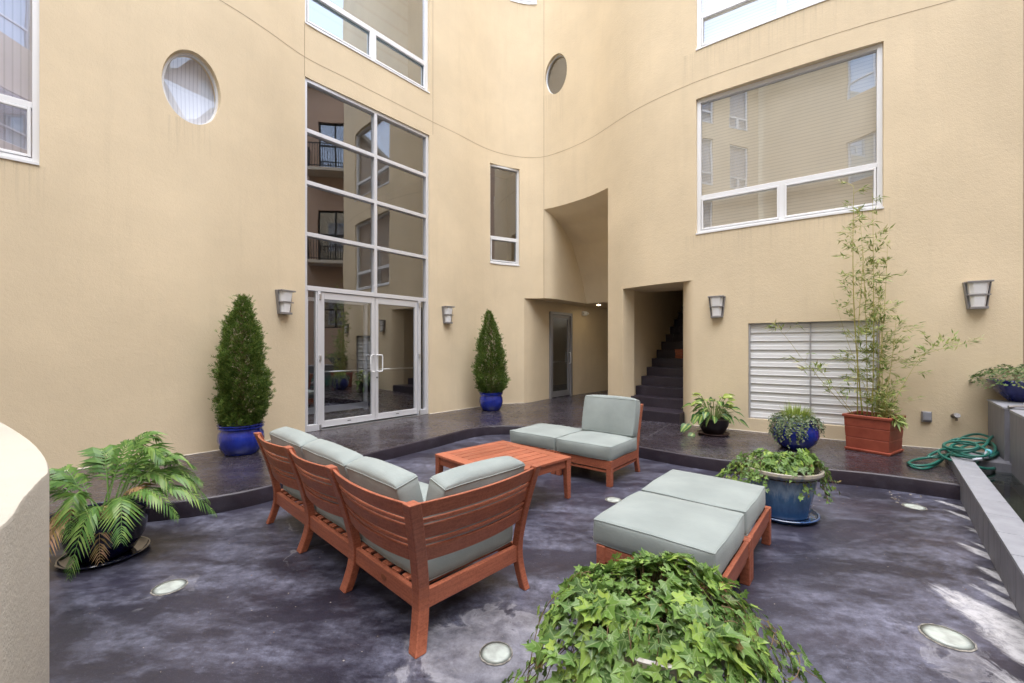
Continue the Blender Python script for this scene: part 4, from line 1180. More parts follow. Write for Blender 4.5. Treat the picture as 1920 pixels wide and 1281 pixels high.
M['conifer'] = leafmat('conifer_needles', (.05, .11, .020), (.115, .20, .035), (.26, .31, .07), .6)
def conifer(loc, label, H, R, potH, potR, seed, lean=0, bulge=.28):
    rnd = random.Random(seed)
    t = thing('potted_conifer', label, 'potted tree', loc, rnd.random(), 'clipped conifers in cobalt blue pots')
    pr, ph = potR, potH
    prof = [(.001, .0), (pr * .68, 0), (pr * .74, .01), (pr * .92, ph * .25), (pr, ph * .5), (pr * .97, ph * .70), (pr * .90, ph * .80), (pr * .90, ph * .85), (pr * .985, ph * .88), (pr * .985, ph * .92), (pr * .93, ph * .93), (pr * .99, ph * .96), (pr * 1.02, ph * .99), (pr * .99, ph), (pr * .92, ph * .97), (pr * .88, ph * .85), (.001, ph * .84)]
    pot(t, prof, M['blue_pot'], pr * .87, ph * .88)
    tk = MB(); tk.tube([V(0, 0, ph * .8), V(.01, 0, ph + H * .3), V(lean * .5, 0, ph + H * .92)], [.03, .02, .005], 8); tk.build('trunk', M['stem_brown'], t, smooth=True)
    base = ph - .01
    def rad(h):
        if h < bulge: q = .72 + .28 * sin(h / bulge * pi / 2)
        else: q = (1 - ((h - bulge) / (1.02 - bulge)) ** 1.5) ** .85
        return R * max(q, .03)
    m = MB(); vs, fs = [], []
    lump = [(rnd.random() * 2 * pi, rnd.random(), .04 + .05 * rnd.random()) for _ in range(26)]
    n = 0
    while n < 15000:
        h = rnd.random() ** 1.15; a = rnd.random() * 2 * pi; r = rad(h)
        if rnd.random() > (r / R) * .9 + .12: continue
        nz = noise.noise(V(cos(a) * 1.6, sin(a) * 1.6, h * 5.5 + seed)); nz2 = noise.noise(V(cos(a) * 4 + seed, sin(a) * 4, h * 14))
        if noise.noise(V(cos(a) * 3 + 9, sin(a) * 3 + seed, h * 9)) > .36 and rnd.random() < .75: continue
        f = 1 + .40 * nz + .34 * nz2; f *= (.60 + .44 * rnd.random() ** .45)
        p = V(cos(a) * r * f + lean * h * .5, sin(a) * r * f, base + h * H + .02 * nz2)
        out = V(cos(a), sin(a), .55 + rnd.random() * .9).normalized()
        out = (out + V(rnd.gauss(0, .35), rnd.gauss(0, .35), rnd.gauss(0, .3))).normalized()
        side = out.cross(V(rnd.gauss(0, 1), rnd.gauss(0, 1), rnd.gauss(0, 1))).normalized()
        L = .030 + .036 * rnd.random(); b = len(m.v)
        if rnd.random() < .07: p = p + V(cos(a), sin(a), .6) * rnd.uniform(.02, .055); L *= 1.25
        # a flat spray: stem blade with two side blades
        m.v += [p - side * .003, p + side * .003, p + out * L]
        m.f.append((b, b + 1, b + 2))
        for sg, q in ((1, .25), (-1, .35), (1, .55), (-1, .65)):
            o_ = p + out * L * q; d_ = (out * .75 + side * sg * .75).normalized() * L * (.62 - q * .35); b2 = len(m.v)
            m.v += [o_ - out * .005, o_ + out * .006, o_ + d_]; m.f.append((b2, b2 + 1, b2 + 2))
        n += 1
    m.v = m.v; m.build('foliage', M['conifer'], t)
    # dense dead inner twigs, keeps the crown opaque
    k = MB()
    for i in range(260):
        h = rnd.random(); a = rnd.random() * 2 * pi; r = rad(h) * .72
        p0 = V(0, 0, base + h * H - .05); p1 = V(cos(a) * r, sin(a) * r, base + h * H + .04)
        k.tube([p0, p1], [.004, .002], 3, False)
    k.build('twigs', M['stem_brown'], t)
    return t
conifer(V(-3.33, 5.25, ZG), 'tall conifer in a cobalt blue pot at the wall left of the entrance doors', 1.56, .250, .365, .250, 3, .03, .35)
conifer(V(-.43, 8.80, ZG), 'pointed conifer in a cobalt blue pot between the entrance and the passage', 1.66, .285, .375, .245, 11, -.10, .22)

M['ivy'] = leafmat('ivy_leaves', (.095, .19, .045), (.18, .31, .065), (.33, .46, .08), .42, veins=True)
M['ivy_small'] = leafmat('variegated_ivy', (.05, .10, .035), (.15, .22, .11), (.38, .42, .27), .5)
IVY = [(0, 0), (.30, -.22), (.52, -.12), (.42, .10), (.62, .42), (.34, .40), (.22, .52), (0, 1.0), (-.22, .52), (-.34, .40), (-.62, .42), (-.42, .10), (-.52, -.12), (-.30, -.22)]
def add_ivy(m, uvs, p, nrm, tip, size, fold=.12, rnd=random):
    tip = (tip - nrm * tip.dot(nrm))
    if tip.length < 1e-3: tip = nrm.orthogonal()
    tip.normalize(); sd_ = tip.cross(nrm).normalized(); b = len(m.v)
    wob = rnd.uniform(.85, 1.15); curl = rnd.uniform(-.15, .7); asym = rnd.uniform(-.08, .08)
    m.v.append(p + tip * size * .2 - nrm * size * .03); uvs.append((0, .2))
    for (x, y) in IVY:
        x2 = x * wob + asym * y
        m.v.append(p + sd_ * x2 * size + tip * y * size + nrm * size * (abs(x) * fold * 1.2 - curl * max(0, y) ** 2 * .5)); uvs.append((x, y))
    n = len(IVY)
    for i in range(n): m.f.append((b, b + 1 + i, b + 1 + (i + 1) % n))

def vine_leaf_run(m, uvs, st, pts, size, rnd, gap=.03, st_r=.0016):
    st.tube(pts, st_r, 4, False)
    acc = 0; side = 1
    for a, b in zip(pts, pts[1:]):
        L = (b - a).length; acc += L
        if acc > gap:
            acc = 0; side = -side; d = (b - a).normalized()
            lat = d.cross(V(0, 0, 1)); lat = lat.normalized() if lat.length > .05 else V(rnd.gauss(0, 1), rnd.gauss(0, 1), 0).normalized()
            out = V(b.x, b.y, 0); out = out.normalized() if out.length > .01 else V(1, 0, 0)
            nrm = (V(0, 0, 1) * .5 + out * .7 + V(rnd.gauss(0, .35), rnd.gauss(0, .35), rnd.gauss(0, .25))).normalized()
            tip = (d * .6 + lat * side * .8 + V(0, 0, -.5))
            add_ivy(m, uvs, b + lat * side * size * .3 + nrm * .01, nrm, tip, size * rnd.uniform(.6, 1.15), .12, rnd)

def ivy_pot(loc, label, R, H, spread, dome, n, size, seed, prof_m, sauc=None, trails=(), rz=0, sx_=1.0, skew=(0, 0)):
    rnd = random.Random(seed)
    t = thing('potted_ivy', label, 'potted ivy', loc, 0)
    z0 = .02 if sauc else 0
    prof = [(.001, z0), (R * .62, z0), (R * .66, z0 + .01), (R * .74, H * .4), (R * .84, H * .80), (R * .86, H * .86), (R * .97, H * .90), (R, H * .94), (R * .99, H * .99), (R * .95, H), (R * .88, H * .97), (R * .84, H * .85), (.001, H * .83)]
    pot(t, prof, prof_m, R * .86, H * .88)
    if sauc: saucer(t, sauc, M['saucer_blue'])
    m = MB(); uvs = []; st = MB()
    for i in range(n):
        a = rnd.random() * 2 * pi; q = rnd.random() ** .55; rr = spread * q * (1 + .30 * noise.noise(V(cos(a) * 1.7 + seed, sin(a) * 1.7, 0)))
        x, y = rr * cos(a) * sx_ + skew[0] * q, rr * sin(a) + skew[1] * q
        rh = sqrt((x / (spread * sx_)) ** 2 + (y / spread) ** 2)
        z = H + dome * (1 - min(1, rh) ** 2.2) + noise.noise(V(x * 5 + seed, y * 5, 0)) * .10 - max(0, rh - .85) * .12 - rnd.random() ** 2 * .05
        over = sqrt(x * x + y * y) - R
        if over > 0: z -= over * .45
        out = V(x, y, 0); out = out.normalized() if out.length > .01 else V(1, 0, 0)
        nrm = (V(0, 0, 1) + out * (.25 + .8 * q * q) + V(rnd.gauss(0, .48), rnd.gauss(0, .48), 0)).normalized()
        tip = out + V(rnd.gauss(0, .7), rnd.gauss(0, .7), -.3 * q)
        add_ivy(m, uvs, V(x, y, z), nrm, tip, size * rnd.choice((.45, .6, .75, .9, 1.0, 1.1, 1.3, 1.5)) * (.75 + .35 * q * (1 if y < .05 else .6)), .12, rnd)
        if i % 4 == 0: st.tube([V(x * .55, y * .55, H * .92), V(x * .85, y * .85, z - .05), V(x, y, z - .004)], .0018, 4, False)
    for (a, L, drop, k) in trails:
        for j in range(k):
            aa = radians(a) + rnd.gauss(0, .16); LL = L * rnd.uniform(.7, 1.1); pts = []
            r0 = R * .8
            for s in range(18):
                q = s / 17; r_ = r0 + LL * (q if q < .5 else .5 + (q - .5) * .7)
                bend = aa + .35 * sin(q * 5 + j * 2) * q
                pts.append(V(cos(bend) * r_, sin(bend) * r_, H + dome * .45 * (1 - q) + .05 * sin(q * 7 + j) - drop * q ** 1.6 - max(0, q - .3) * .08))
                pts[-1].z = max(pts[-1].z, .02)
            vine_leaf_run(m, uvs, st, pts, size * .72, rnd, size * .42)
    m.build('foliage', M['ivy'], t, uvs=uvs); st.build('vines', M['stem_brown'], t)
    return t
M['saucer_blue'] = glazed('blue_saucer_glaze', (.045, .11, .27), (.03, .07, .18))
ivy_pot(V(.515, 1.56, 0), 'large ivy in a glazed pot in the near foreground, cut off by the bottom edge', .285, .50, .345, .10, 1350, .049, 5, M['two_tone'], None,
        ((185, .34, .34, 7), (215, .30, .42, 7), (150, .22, .14, 4), (-5, .34, .12, 6), (-35, .34, .24, 6), (240, .22, .4, 4), (300, .2, .3, 4), (90, .12, .05, 3)), sx_=1.08)
ivy_pot(V(2.34, 3.72, 0), 'ivy in a pale blue dripped glaze pot standing on a blue saucer', .315, .425, .345, .10, 560, .050, 8, M['two_tone'], .285,
        ((180, .26, .10, 6), (200, .2, .16, 4), (0, .22, .10, 5), (-30, .14, .24, 3), (288, .05, .16, 2), (330, .16, .2, 2)), skew=(-.05, .09))

# red box planter with bamboo
def bamboo():
    near = V(4.484, 5.058, ZG); ang = radians(-58); L, Wd, H = .465, .47, .455
    dx, dy = V(cos(ang), sin(ang), 0), V(-sin(ang), cos(ang), 0)      # left->near edge, near->right edge
    org = near - dx * L / 2 + dy * Wd / 2
    t = thing('potted_bamboo', 'tall thin bamboo in a square terracotta red planter box by the louvre', 'potted bamboo', org, ang)
    b = MB(); rings = []
    def sq(hx, hy, z): return [V(-hx, -hy, z), V(hx, -hy, z), V(hx, hy, z), V(-hx, hy, z)]
    X, Y = L / 2, Wd / 2
    for (k, z) in ((-.012, .0), (-.012, .012), (-.004, .014), (-.004, .032), (-.020, .036), (-.014, .165), (-.020, .168), (-.020, .172), (-.014, .175), (-.006, .30), (-.012, .303), (-.012, .307), (-.006, .31), (-.002, .42), (.012, .423), (.014, .45), (.008, H), (-.02, H), (-.028, H - .07)):
        rings.append(sq(X + k, Y + k, z))
    b.loft(rings); b.build('planter_box', M['terracotta'], t, bevel=.003)
    s = MB(); s.box(V(0, 0, H - .055), (L - .05, Wd - .05, .03)); s.build('soil', M['soil'], t)
    rnd = random.Random(21); cu = MB(); lf = MB()
    Rl = Matrix.Rotation(-ang, 3, 'Z')
    def leaf(p, d, L_):
        d = d.normalized(); sd_ = d.cross(V(rnd.gauss(0, .4), rnd.gauss(0, .4), 1)).normalized(); w_ = L_ * .10; b0 = len(lf.v)
        dr = V(0, 0, -L_ * rnd.uniform(.0, .25))
        lf.v += [p, p + d * L_ * .35 + sd_ * w_ + dr * .2, p + d * L_ * .35 - sd_ * w_ + dr * .2, p + d * L_ + dr]
        lf.f += [(b0, b0 + 1, b0 + 2), (b0 + 1, b0 + 3, b0 + 2)]
    def tuft(p, d, n, L_):
        for _ in range(n):
            q = (d + V(rnd.gauss(0, .55), rnd.gauss(0, .55), rnd.gauss(-.1, .45))); leaf(p + V(rnd.gauss(0, .012), rnd.gauss(0, .012), rnd.gauss(0, .012)), q, L_ * rnd.uniform(.6, 1.2))
    def culm(p0, top, bow, r, n=26, leafy=.2, br=1.0):
        pts = []
        for i in range(n + 1):
            q = i / n; p = p0.lerp(top, q) + bow * sin(q * pi) * .5 + V(0, 0, 0); pts.append(p)
        cu.tube(pts, [r * (1 - .75 * i / n) for i in range(n + 1)], 6)
        for i in range(2, n + 1):
            if i / n < leafy: continue
            k = rnd.random()
            if k < .92 * br:
                a = rnd.random() * 2 * pi; L_ = rnd.uniform(.08, .34) * (1 - .3 * i / n)
                d = V(cos(a), sin(a) * .6, rnd.uniform(.1, .9)).normalized(); e = pts[i] + d * L_
                mid = pts[i] + d * L_ * .55 + V(0, 0, .02)
                cu.tube([pts[i], mid, e], [r * .3, r * .22, .0009], 4, False)
                for w_ in (.35, .6, .8, 1.0):
                    if rnd.random() < .92: tuft(pts[i].lerp(e, w_), d, rnd.choice((3, 4, 5, 6)), .084)
    # (column, row) targets of culm tips, converted into places above the planter
    def at(px, py, Y=5.32):
        return Rl @ (V((px - 960) / FPX * Y, Y, CAM_H + (YH - py) * Y / FPX) - org)
    z = H - .05
    culm(V(-.12, .02, z), at(1601, 350), V(-.10, .02, 0), .009, 34, .22, .75)
    culm(V(-.02, .03, z), at(1636, 362, 5.4), V(.02, 0, 0), .007, 32, .2, .7)
    culm(V(-.15, -.05, z), at(1620, 470, 5.25), V(-.05, 0, 0), .007, 26, .2, .7)
    culm(V(.02, -.02, z), at(1665, 450, 5.45), V(.03, 0, 0), .006, 28, .15, .8)
    culm(V(.06, .05, z), at(1650, 560, 5.35), V(.03, 0, 0), .006, 24, .1, 1)
    culm(V(.0, -.06, z), at(1640, 610, 5.2), V(0, 0, 0), .005, 22, .08, 1)
    culm(V(.08, -.02, z), at(1680, 600, 5.3), V(.04, 0, 0), .005, 20, .08, 1)
    culm(V(.12, .0, z), at(1726, 668, 5.3), V(-.02, 0, .02), .0055, 14, .55, 1)
    culm(Vector(at(1726, 668, 5.3)), at(1805, 650, 5.1), V(0, 0, .06), .003, 12, .0, .9)
    culm(V(-.19, -.05, z), at(1500, 668, 5.05), V(-.05, 0, .05), .0045, 20, .3, .6)
    culm(V(-.16, -.08, z), at(1535, 690, 5.1), V(-.03, 0, .05), .004, 16, .2, .8)
    culm(Vector(at(1500, 668, 5.05)), at(1455, 612, 5.0), V(0, 0, .04), .0025, 12, .0, .6)
    culm(V(-.08, .04, z), at(1612, 400, 5.4), V(.05, 0, 0), .006, 30, .3, .9)
    culm(V(.03, .03, z), at(1650, 500, 5.45), V(-.03, 0, 0), .005, 26, .2, 1)
    culm(V(.05, .0, z), at(1560, 540, 5.2), V(-.1, 0, .1), .003, 16, .7, .5)
    for k in range(34):
        x, y = rnd.uniform(.0, .19), rnd.uniform(-.15, .15); h = rnd.uniform(.05, .5) * (1 - abs(x - .06) * 2)
        p0 = V(x, y, z); p1 = p0 + V(rnd.gauss(0, .05), rnd.gauss(0, .05), h); cu.tube([p0, p1], [.002, .001], 4, False)
        for w_ in (.4, .6, .8, 1.0): tuft(p0.lerp(p1, w_), V(rnd.gauss(0, .4), rnd.gauss(0, .4), .6), 3, .10)
    for k in range(6):
        p = V(.23, rnd.uniform(-.2, .05), H + .02); tuft(p, V(.8, -.1, -.3), 5, .12); tuft(p + V(.04, 0, -.04), V(.4, 0, -.9), 4, .12)
    cu.build('culms', M['bamboo_stem'], t, smooth=True); lf.build('foliage', M['bamboo_leaf'], t)
M['terracotta'] = mat('terracotta_plastic', (.30, .065, .036), .45)
_t = NT(M['terracotta']); _n = _t.noise(_t.coord(), 9, 5); _t.l(_t.ramp(_n, [(.3, (.25, .052, .030)), (.7, (.34, .080, .045))]), _t.b.inputs["Base Color"])
M['bamboo_stem'] = mat('bamboo_stem', (.42, .38, .10), .45)
M['bamboo_leaf'] = leafmat('bamboo_leaves', (.15, .24, .06), (.30, .38, .10), (.55, .50, .26), .5)
bamboo()

# palm in a navy bowl
M['palm'] = leafmat('palm_leaflets', (.07, .165, .04), (.14, .27, .06), (.26, .38, .10), .38)
M['palm_dry'] = leafmat('dry_leaflets', (.30, .22, .07), (.48, .32, .16), (.60, .36, .22), .6)
def palm():
    rnd = random.Random(4); loc = V(-2.84, 2.98, 0)
    t = thing('potted_palm', 'parlour palm with a few dry fronds in a dark navy bowl behind the curved wall', 'potted palm', loc, 0)
    R, H = .245, .32
    pot(t, [(.001, .02), (R * .58, .02), (R * .64, .03), (R * .86, H * .4), (R * .98, H * .78), (R * 1.0, H * .94), (R * .98, H * .985), (R * .93, H), (R * .89, H * .95), (R * .86, H * .8), (.001, H * .78)], M['navy_rim'], R * .86, H * .88)
    saucer(t, .245, M['navy_pot'], .032)
    def frond(a, L, rise, droop, m_, leafL, n=15, base=None, twist=0):
        pts = []; N = 26; b0 = base or V(cos(a) * .05 + rnd.gauss(0, .03), sin(a) * .05 + rnd.gauss(0, .03), H * .86)
        for i in range(N + 1):
            q = i / N; r = L * q * (1 - .12 * q); pts.append(b0 + V(cos(a + twist * q) * r, sin(a + twist * q) * r, rise * sin(min(1, q * 1.15) * pi * .55) - droop * q ** 2.4))
        st = MB(); st.tube(pts, [.0045 * (1 - .8 * i / N) for i in range(N + 1)], 5)
        b = len(st.v)
        lf = st
        for i in range(7, N + 1):
            q = i / N; p = pts[i]; d = (pts[min(i + 1, N)] - pts[i - 1]).normalized(); lat = d.cross(V(0, 0, 1)); lat.normalize()
            LL = leafL * sin(pi * (.22 + .70 * (q - .3) / .7)) * rnd.uniform(.85, 1.1)
            for sg in (-1, 1):
                for off in ((0.0,) if i % 1 == 0 and i < N - 3 else (0.0, .5)):
                    if off and i == N: continue
                    pp = p.lerp(pts[min(i + 1, N)], off)
                    dd = (lat * sg * .95 + d * (.55 + .5 * q) + V(0, 0, -.10 - rnd.random() * .25)).normalized(); nn = lat * sg
                    wv = d * (LL * .10); e1 = pp + dd * LL * .4 + V(0, 0, .004); e2 = pp + dd * LL + V(0, 0, -LL * .22)
                    k = len(st.v); st.v += [pp - wv * .3, pp + wv * .3, e1 - wv, e1 + wv, e2]; st.f += [(k, k + 1, k + 3, k + 2), (k + 2, k + 3, k + 4)]
        st.build('frond' if m_ == 'palm' else 'dry_frond', M[m_], t)
    D = radians
    spec = [(0, .50, .42, .30), (25, .48, .46, .2), (55, .42, .5, .18), (90, .45, .45, .2), (125, .45, .42, .2), (160, .5, .36, .28), (185, .55, .34, .30), (205, .46, .38, .22), (-15, .55, .32, .30),
            (10, .62, .38, .36), (75, .34, .58, .1), (140, .38, .5, .15), (-78, .34, .26, .50), (-30, .46, .30, .34), (40, .60, .36, .22), (15, .40, .56, .16), (100, .3, .52, .1), (170, .42, .46, .3), (-5, .7, .30, .34), (-100, .24, .34, .36), (60, .5, .42, .25), (120, .55, .40, .22), (80, .6, .36, .25)]
    for a, L, ri, dr in spec: frond(D(a + rnd.gauss(0, 5)), L * 1.0, ri, dr, 'palm', .155, twist=rnd.gauss(0, .25))
    for a, L, ri, dr in ((255, .34, .22, .42), (-66, .30, .22, .42), (-12, .30, .26, .10), (228, .34, .18, .38)): frond(D(a), L, ri, dr, 'palm_dry', .13, twist=.2)
M['navy_rim'] = glazed('navy_bowl_glaze', (.007, .009, .045), (.004, .004, .018))
palm()

# variegated leafy plant in a dark pot
M['aglaonema'] = leafmat('aglaonema_leaves', (.03, .10, .03), (.06, .16, .045), (.11, .22, .05), .35, stripe=(.36, .44, .13))
M['aglaonema_pale'] = leafmat('pale_new_leaves', (.20, .30, .05), (.34, .44, .09), None, .35, stripe=(.50, .58, .20))
def leafy():
    rnd = random.Random(14); loc = V(3.01, 6.38, ZG)
    t = thing('potted_leafy_plant', 'broad variegated leaves in a black pot between the stair and the louvre', 'potted plant', loc, 0)
    R, H = .22, .24
    pot(t, [(.001, .02), (R * .62, .02), (R * .68, .03), (R * .93, H * .6), (R, H * .9), (R * .99, H), (R * .92, H), (R * .88, H * .9), (.001, H * .85)], M['black_pot'], R * .88, H * .9)
    saucer(t, .225, M['brown_pot'], .03)
    A, B_ = MB(), MB(); ua, ub = [], []; st = MB()
    def leaf(m, uv, p, d, up, L, Wd, droop):
        d = d.normalized(); sd_ = d.cross(up).normalized(); n = sd_.cross(d); N = 8; b0 = len(m.v)
        for i in range(N + 1):
            q = i / N; w_ = Wd * sin(pi * q ** .8) ** .85 * (1 - .25 * q); c = p + d * L * q - V(0, 0, 1) * droop * q * q
            for sgn in (-1, 0, 1): m.v.append(c + sd_ * sgn * w_ + n * abs(sgn) * w_ * .25); uv.append((sgn * .5, q))
        for i in range(N):
            for j in (0, 1): m.f.append((b0 + i * 3 + j, b0 + i * 3 + j + 1, b0 + (i + 1) * 3 + j + 1, b0 + (i + 1) * 3 + j))
    for k in range(64):
        a = rnd.random() * 2 * pi; el = rnd.uniform(-.1, 1.2); r = .10 + .17 * rnd.random() * cos(max(0, el * .8)) * 1.35
        z = H + .05 + .30 * max(0, sin(el)) * rnd.uniform(.6, 1.1)
        p0 = V(cos(a) * .05, sin(a) * .05, H * .9); p1 = V(cos(a) * r, sin(a) * r, z)
        st.tube([p0, (p0 + p1) / 2 + V(0, 0, .04), p1], .004, 5, False)
        d = V(cos(a), sin(a), .9 * sin(el) - .35) + V(rnd.gauss(0, .2), rnd.gauss(0, .2), 0)
        pale = el > .75 and rnd.random() < .75
        leaf(B_ if pale else A, ub if pale else ua, p1, d, V(rnd.gauss(0, .5), rnd.gauss(-.45, .4), 1), rnd.uniform(.12, .18), rnd.uniform(.044, .060), rnd.uniform(.03, .10))
    for (a, r, z, L) in ((195, .46, .17, .12), (178, .32, .14, .15), (-8, .36, .22, .17), (10, .34, .24, .14), (200, .36, .04, .14)):
        a = radians(a); p1 = V(cos(a) * r, sin(a) * r, z); st.tube([V(0, 0, H * .9), V(cos(a) * r * .6, sin(a) * r * .6, z + .12), p1], .003, 5, False)
        leaf(A, ua, p1, V(cos(a), sin(a), -.5), V(0, -.6, 1), L, .055, .06)
    A.build('foliage', M['aglaonema'], t, uvs=ua, smooth=True); B_.build('new_leaves', M['aglaonema_pale'], t, uvs=ub, smooth=True); st.build('stems', M['stem_green'], t)
M['brown_pot'] = mat('brown_plastic', (.05, .02, .018), .5)
leafy()

# cobalt bowl with grass and trailing variegated ivy
def grass_bowl():
    rnd = random.Random(33); loc = V(3.66, 5.52, ZG); R, H = .265, .36
    t = thing('potted_grass', 'bulging cobalt bowl with grass blades and trailing small ivy in front of the louvre', 'potted plant', loc, 0)
    pot(t, [(.001, .0), (R * .55, 0), (R * .60, .01), (R * .88, H * .25), (R, H * .5), (R * .97, H * .68), (R * .86, H * .84), (R * .83, H * .88), (R * .89, H * .90), (R * .89, H * .93), (R * .84, H * .94), (R * .90, H * .97), (R * .88, H), (R * .80, H), (R * .76, H * .9), (.001, H * .86)], M['blue_pot'], R * .76, H * .92)
    g = MB()
    for k in range(420):
        a = rnd.random() * 2 * pi; r0 = rnd.random() ** .6 * .13; L = rnd.uniform(.10, .26) * (1.25 if rnd.random() < .1 else 1); sp = rnd.uniform(.02, .15)
        p = V(cos(a) * r0 + .02, sin(a) * r0, H * .95); tip = p + V(cos(a) * sp, sin(a) * sp, L - sp * .4); sd_ = V(-sin(a), cos(a), 0) * .0035
        mid = p.lerp(tip, .55) + V(0, 0, .02); b = len(g.v)
        g.v += [p - sd_, p + sd_, mid - sd_, mid + sd_, tip]; g.f += [(b, b + 1, b + 3, b + 2), (b + 2, b + 3, b + 4)]
    g.build('grass_blades', M['grass_blade'], t)
    m = MB(); uvs = []; st = MB()
    for k in range(620):
        a = rnd.random() * 2 * pi; r = R * rnd.uniform(.45, 1.12); x, y = cos(a) * r, sin(a) * r
        z = H + .06 * (1 - r / R) + rnd.uniform(-.02, .06) - max(0, r - R * .9) * .6
        nrm = (V(cos(a), sin(a), 1.0) + V(rnd.gauss(0, .5), rnd.gauss(0, .5), 0)).normalized(); add_ivy(m, uvs, V(x, y, z), nrm, V(cos(a), sin(a), -.2) + V(rnd.gauss(0, .6), rnd.gauss(0, .6), 0), rnd.uniform(.014, .030), .1, rnd)
    for (a, L, k) in ((200, .30, 9), (225, .30, 7), (175, .25, 6), (245, .28, 4), (283, .13, 1), (262, .26, 2), (-12, .20, 8), (15, .18, 5), (-32, .20, 5), (60, .1, 4), (120, .1, 4)):
        for j in range(k):
            aa = radians(a) + rnd.gauss(0, .12); LL = L * rnd.uniform(.5, 1.1); pts = []
            for s in range(16):
                q = s / 15; z = H + .02 - LL * q; rr = R * (.86 + .22 * min(1, q * 2.5)) + .015 * sin(q * 9 + j); pts.append(V(cos(aa + .06 * sin(q * 6 + j)) * rr, sin(aa + .06 * sin(q * 6 + j)) * rr, max(z, .02)))
            vine_leaf_run(m, uvs, st, pts, .024, rnd, .014, .0012)
    m.build('trailing_ivy', M['ivy_small'], t, uvs=uvs); st.build('vines', M['stem_brown'], t)
M['grass_blade'] = leafmat('grass_blades', (.22, .34, .06), (.36, .46, .10), (.52, .58, .22), .5)
grass_bowl()

# ------------------------------------------------------------------ water channel on the right
M['slate'] = mat('slate_tile', (.135, .135, .155), .55)
_t = NT(M['slate']); _a = _t.noise(_t.coord(scale=(1, 1, .25)), 9, 5, .65); _b2 = _t.noise(_t.coord(), 50, 4, .6)
_c3 = _t.mix(_t.ramp(_t.noise(_t.coord(scale=(14, 14, .8)), 1.5, 4, .7), [(.55, 0.0), (.75, .35)]), _t.ramp(_a, [(.3, (.13, .128, .150)), (.7, (.20, .20, .225))]), (.30, .30, .33))
_t.l(_c3, _t.b.inputs["Base Color"]); _t.bump(_b2, .2, .003)
M['slate_top'] = mat('slate_coping', (.22, .23, .26), .5)
_t = NT(M['slate_top']); _a = _t.noise(_t.coord(), 7, 5, .65); _t.l(_t.ramp(_a, [(.3, (.23, .24, .27)), (.7, (.31, .32, .355))]), _t.b.inputs["Base Color"]); _t.bump(_t.noise(_t.coord(), 60, 4), .15, .003)
M['grout'] = mat('pale_grout', (.42, .43, .45), .8)
AX = V(.655, .756, 0).normalized(); AN = V(.756, -.655, 0).normalized()     # along the channel (away), across it (right)
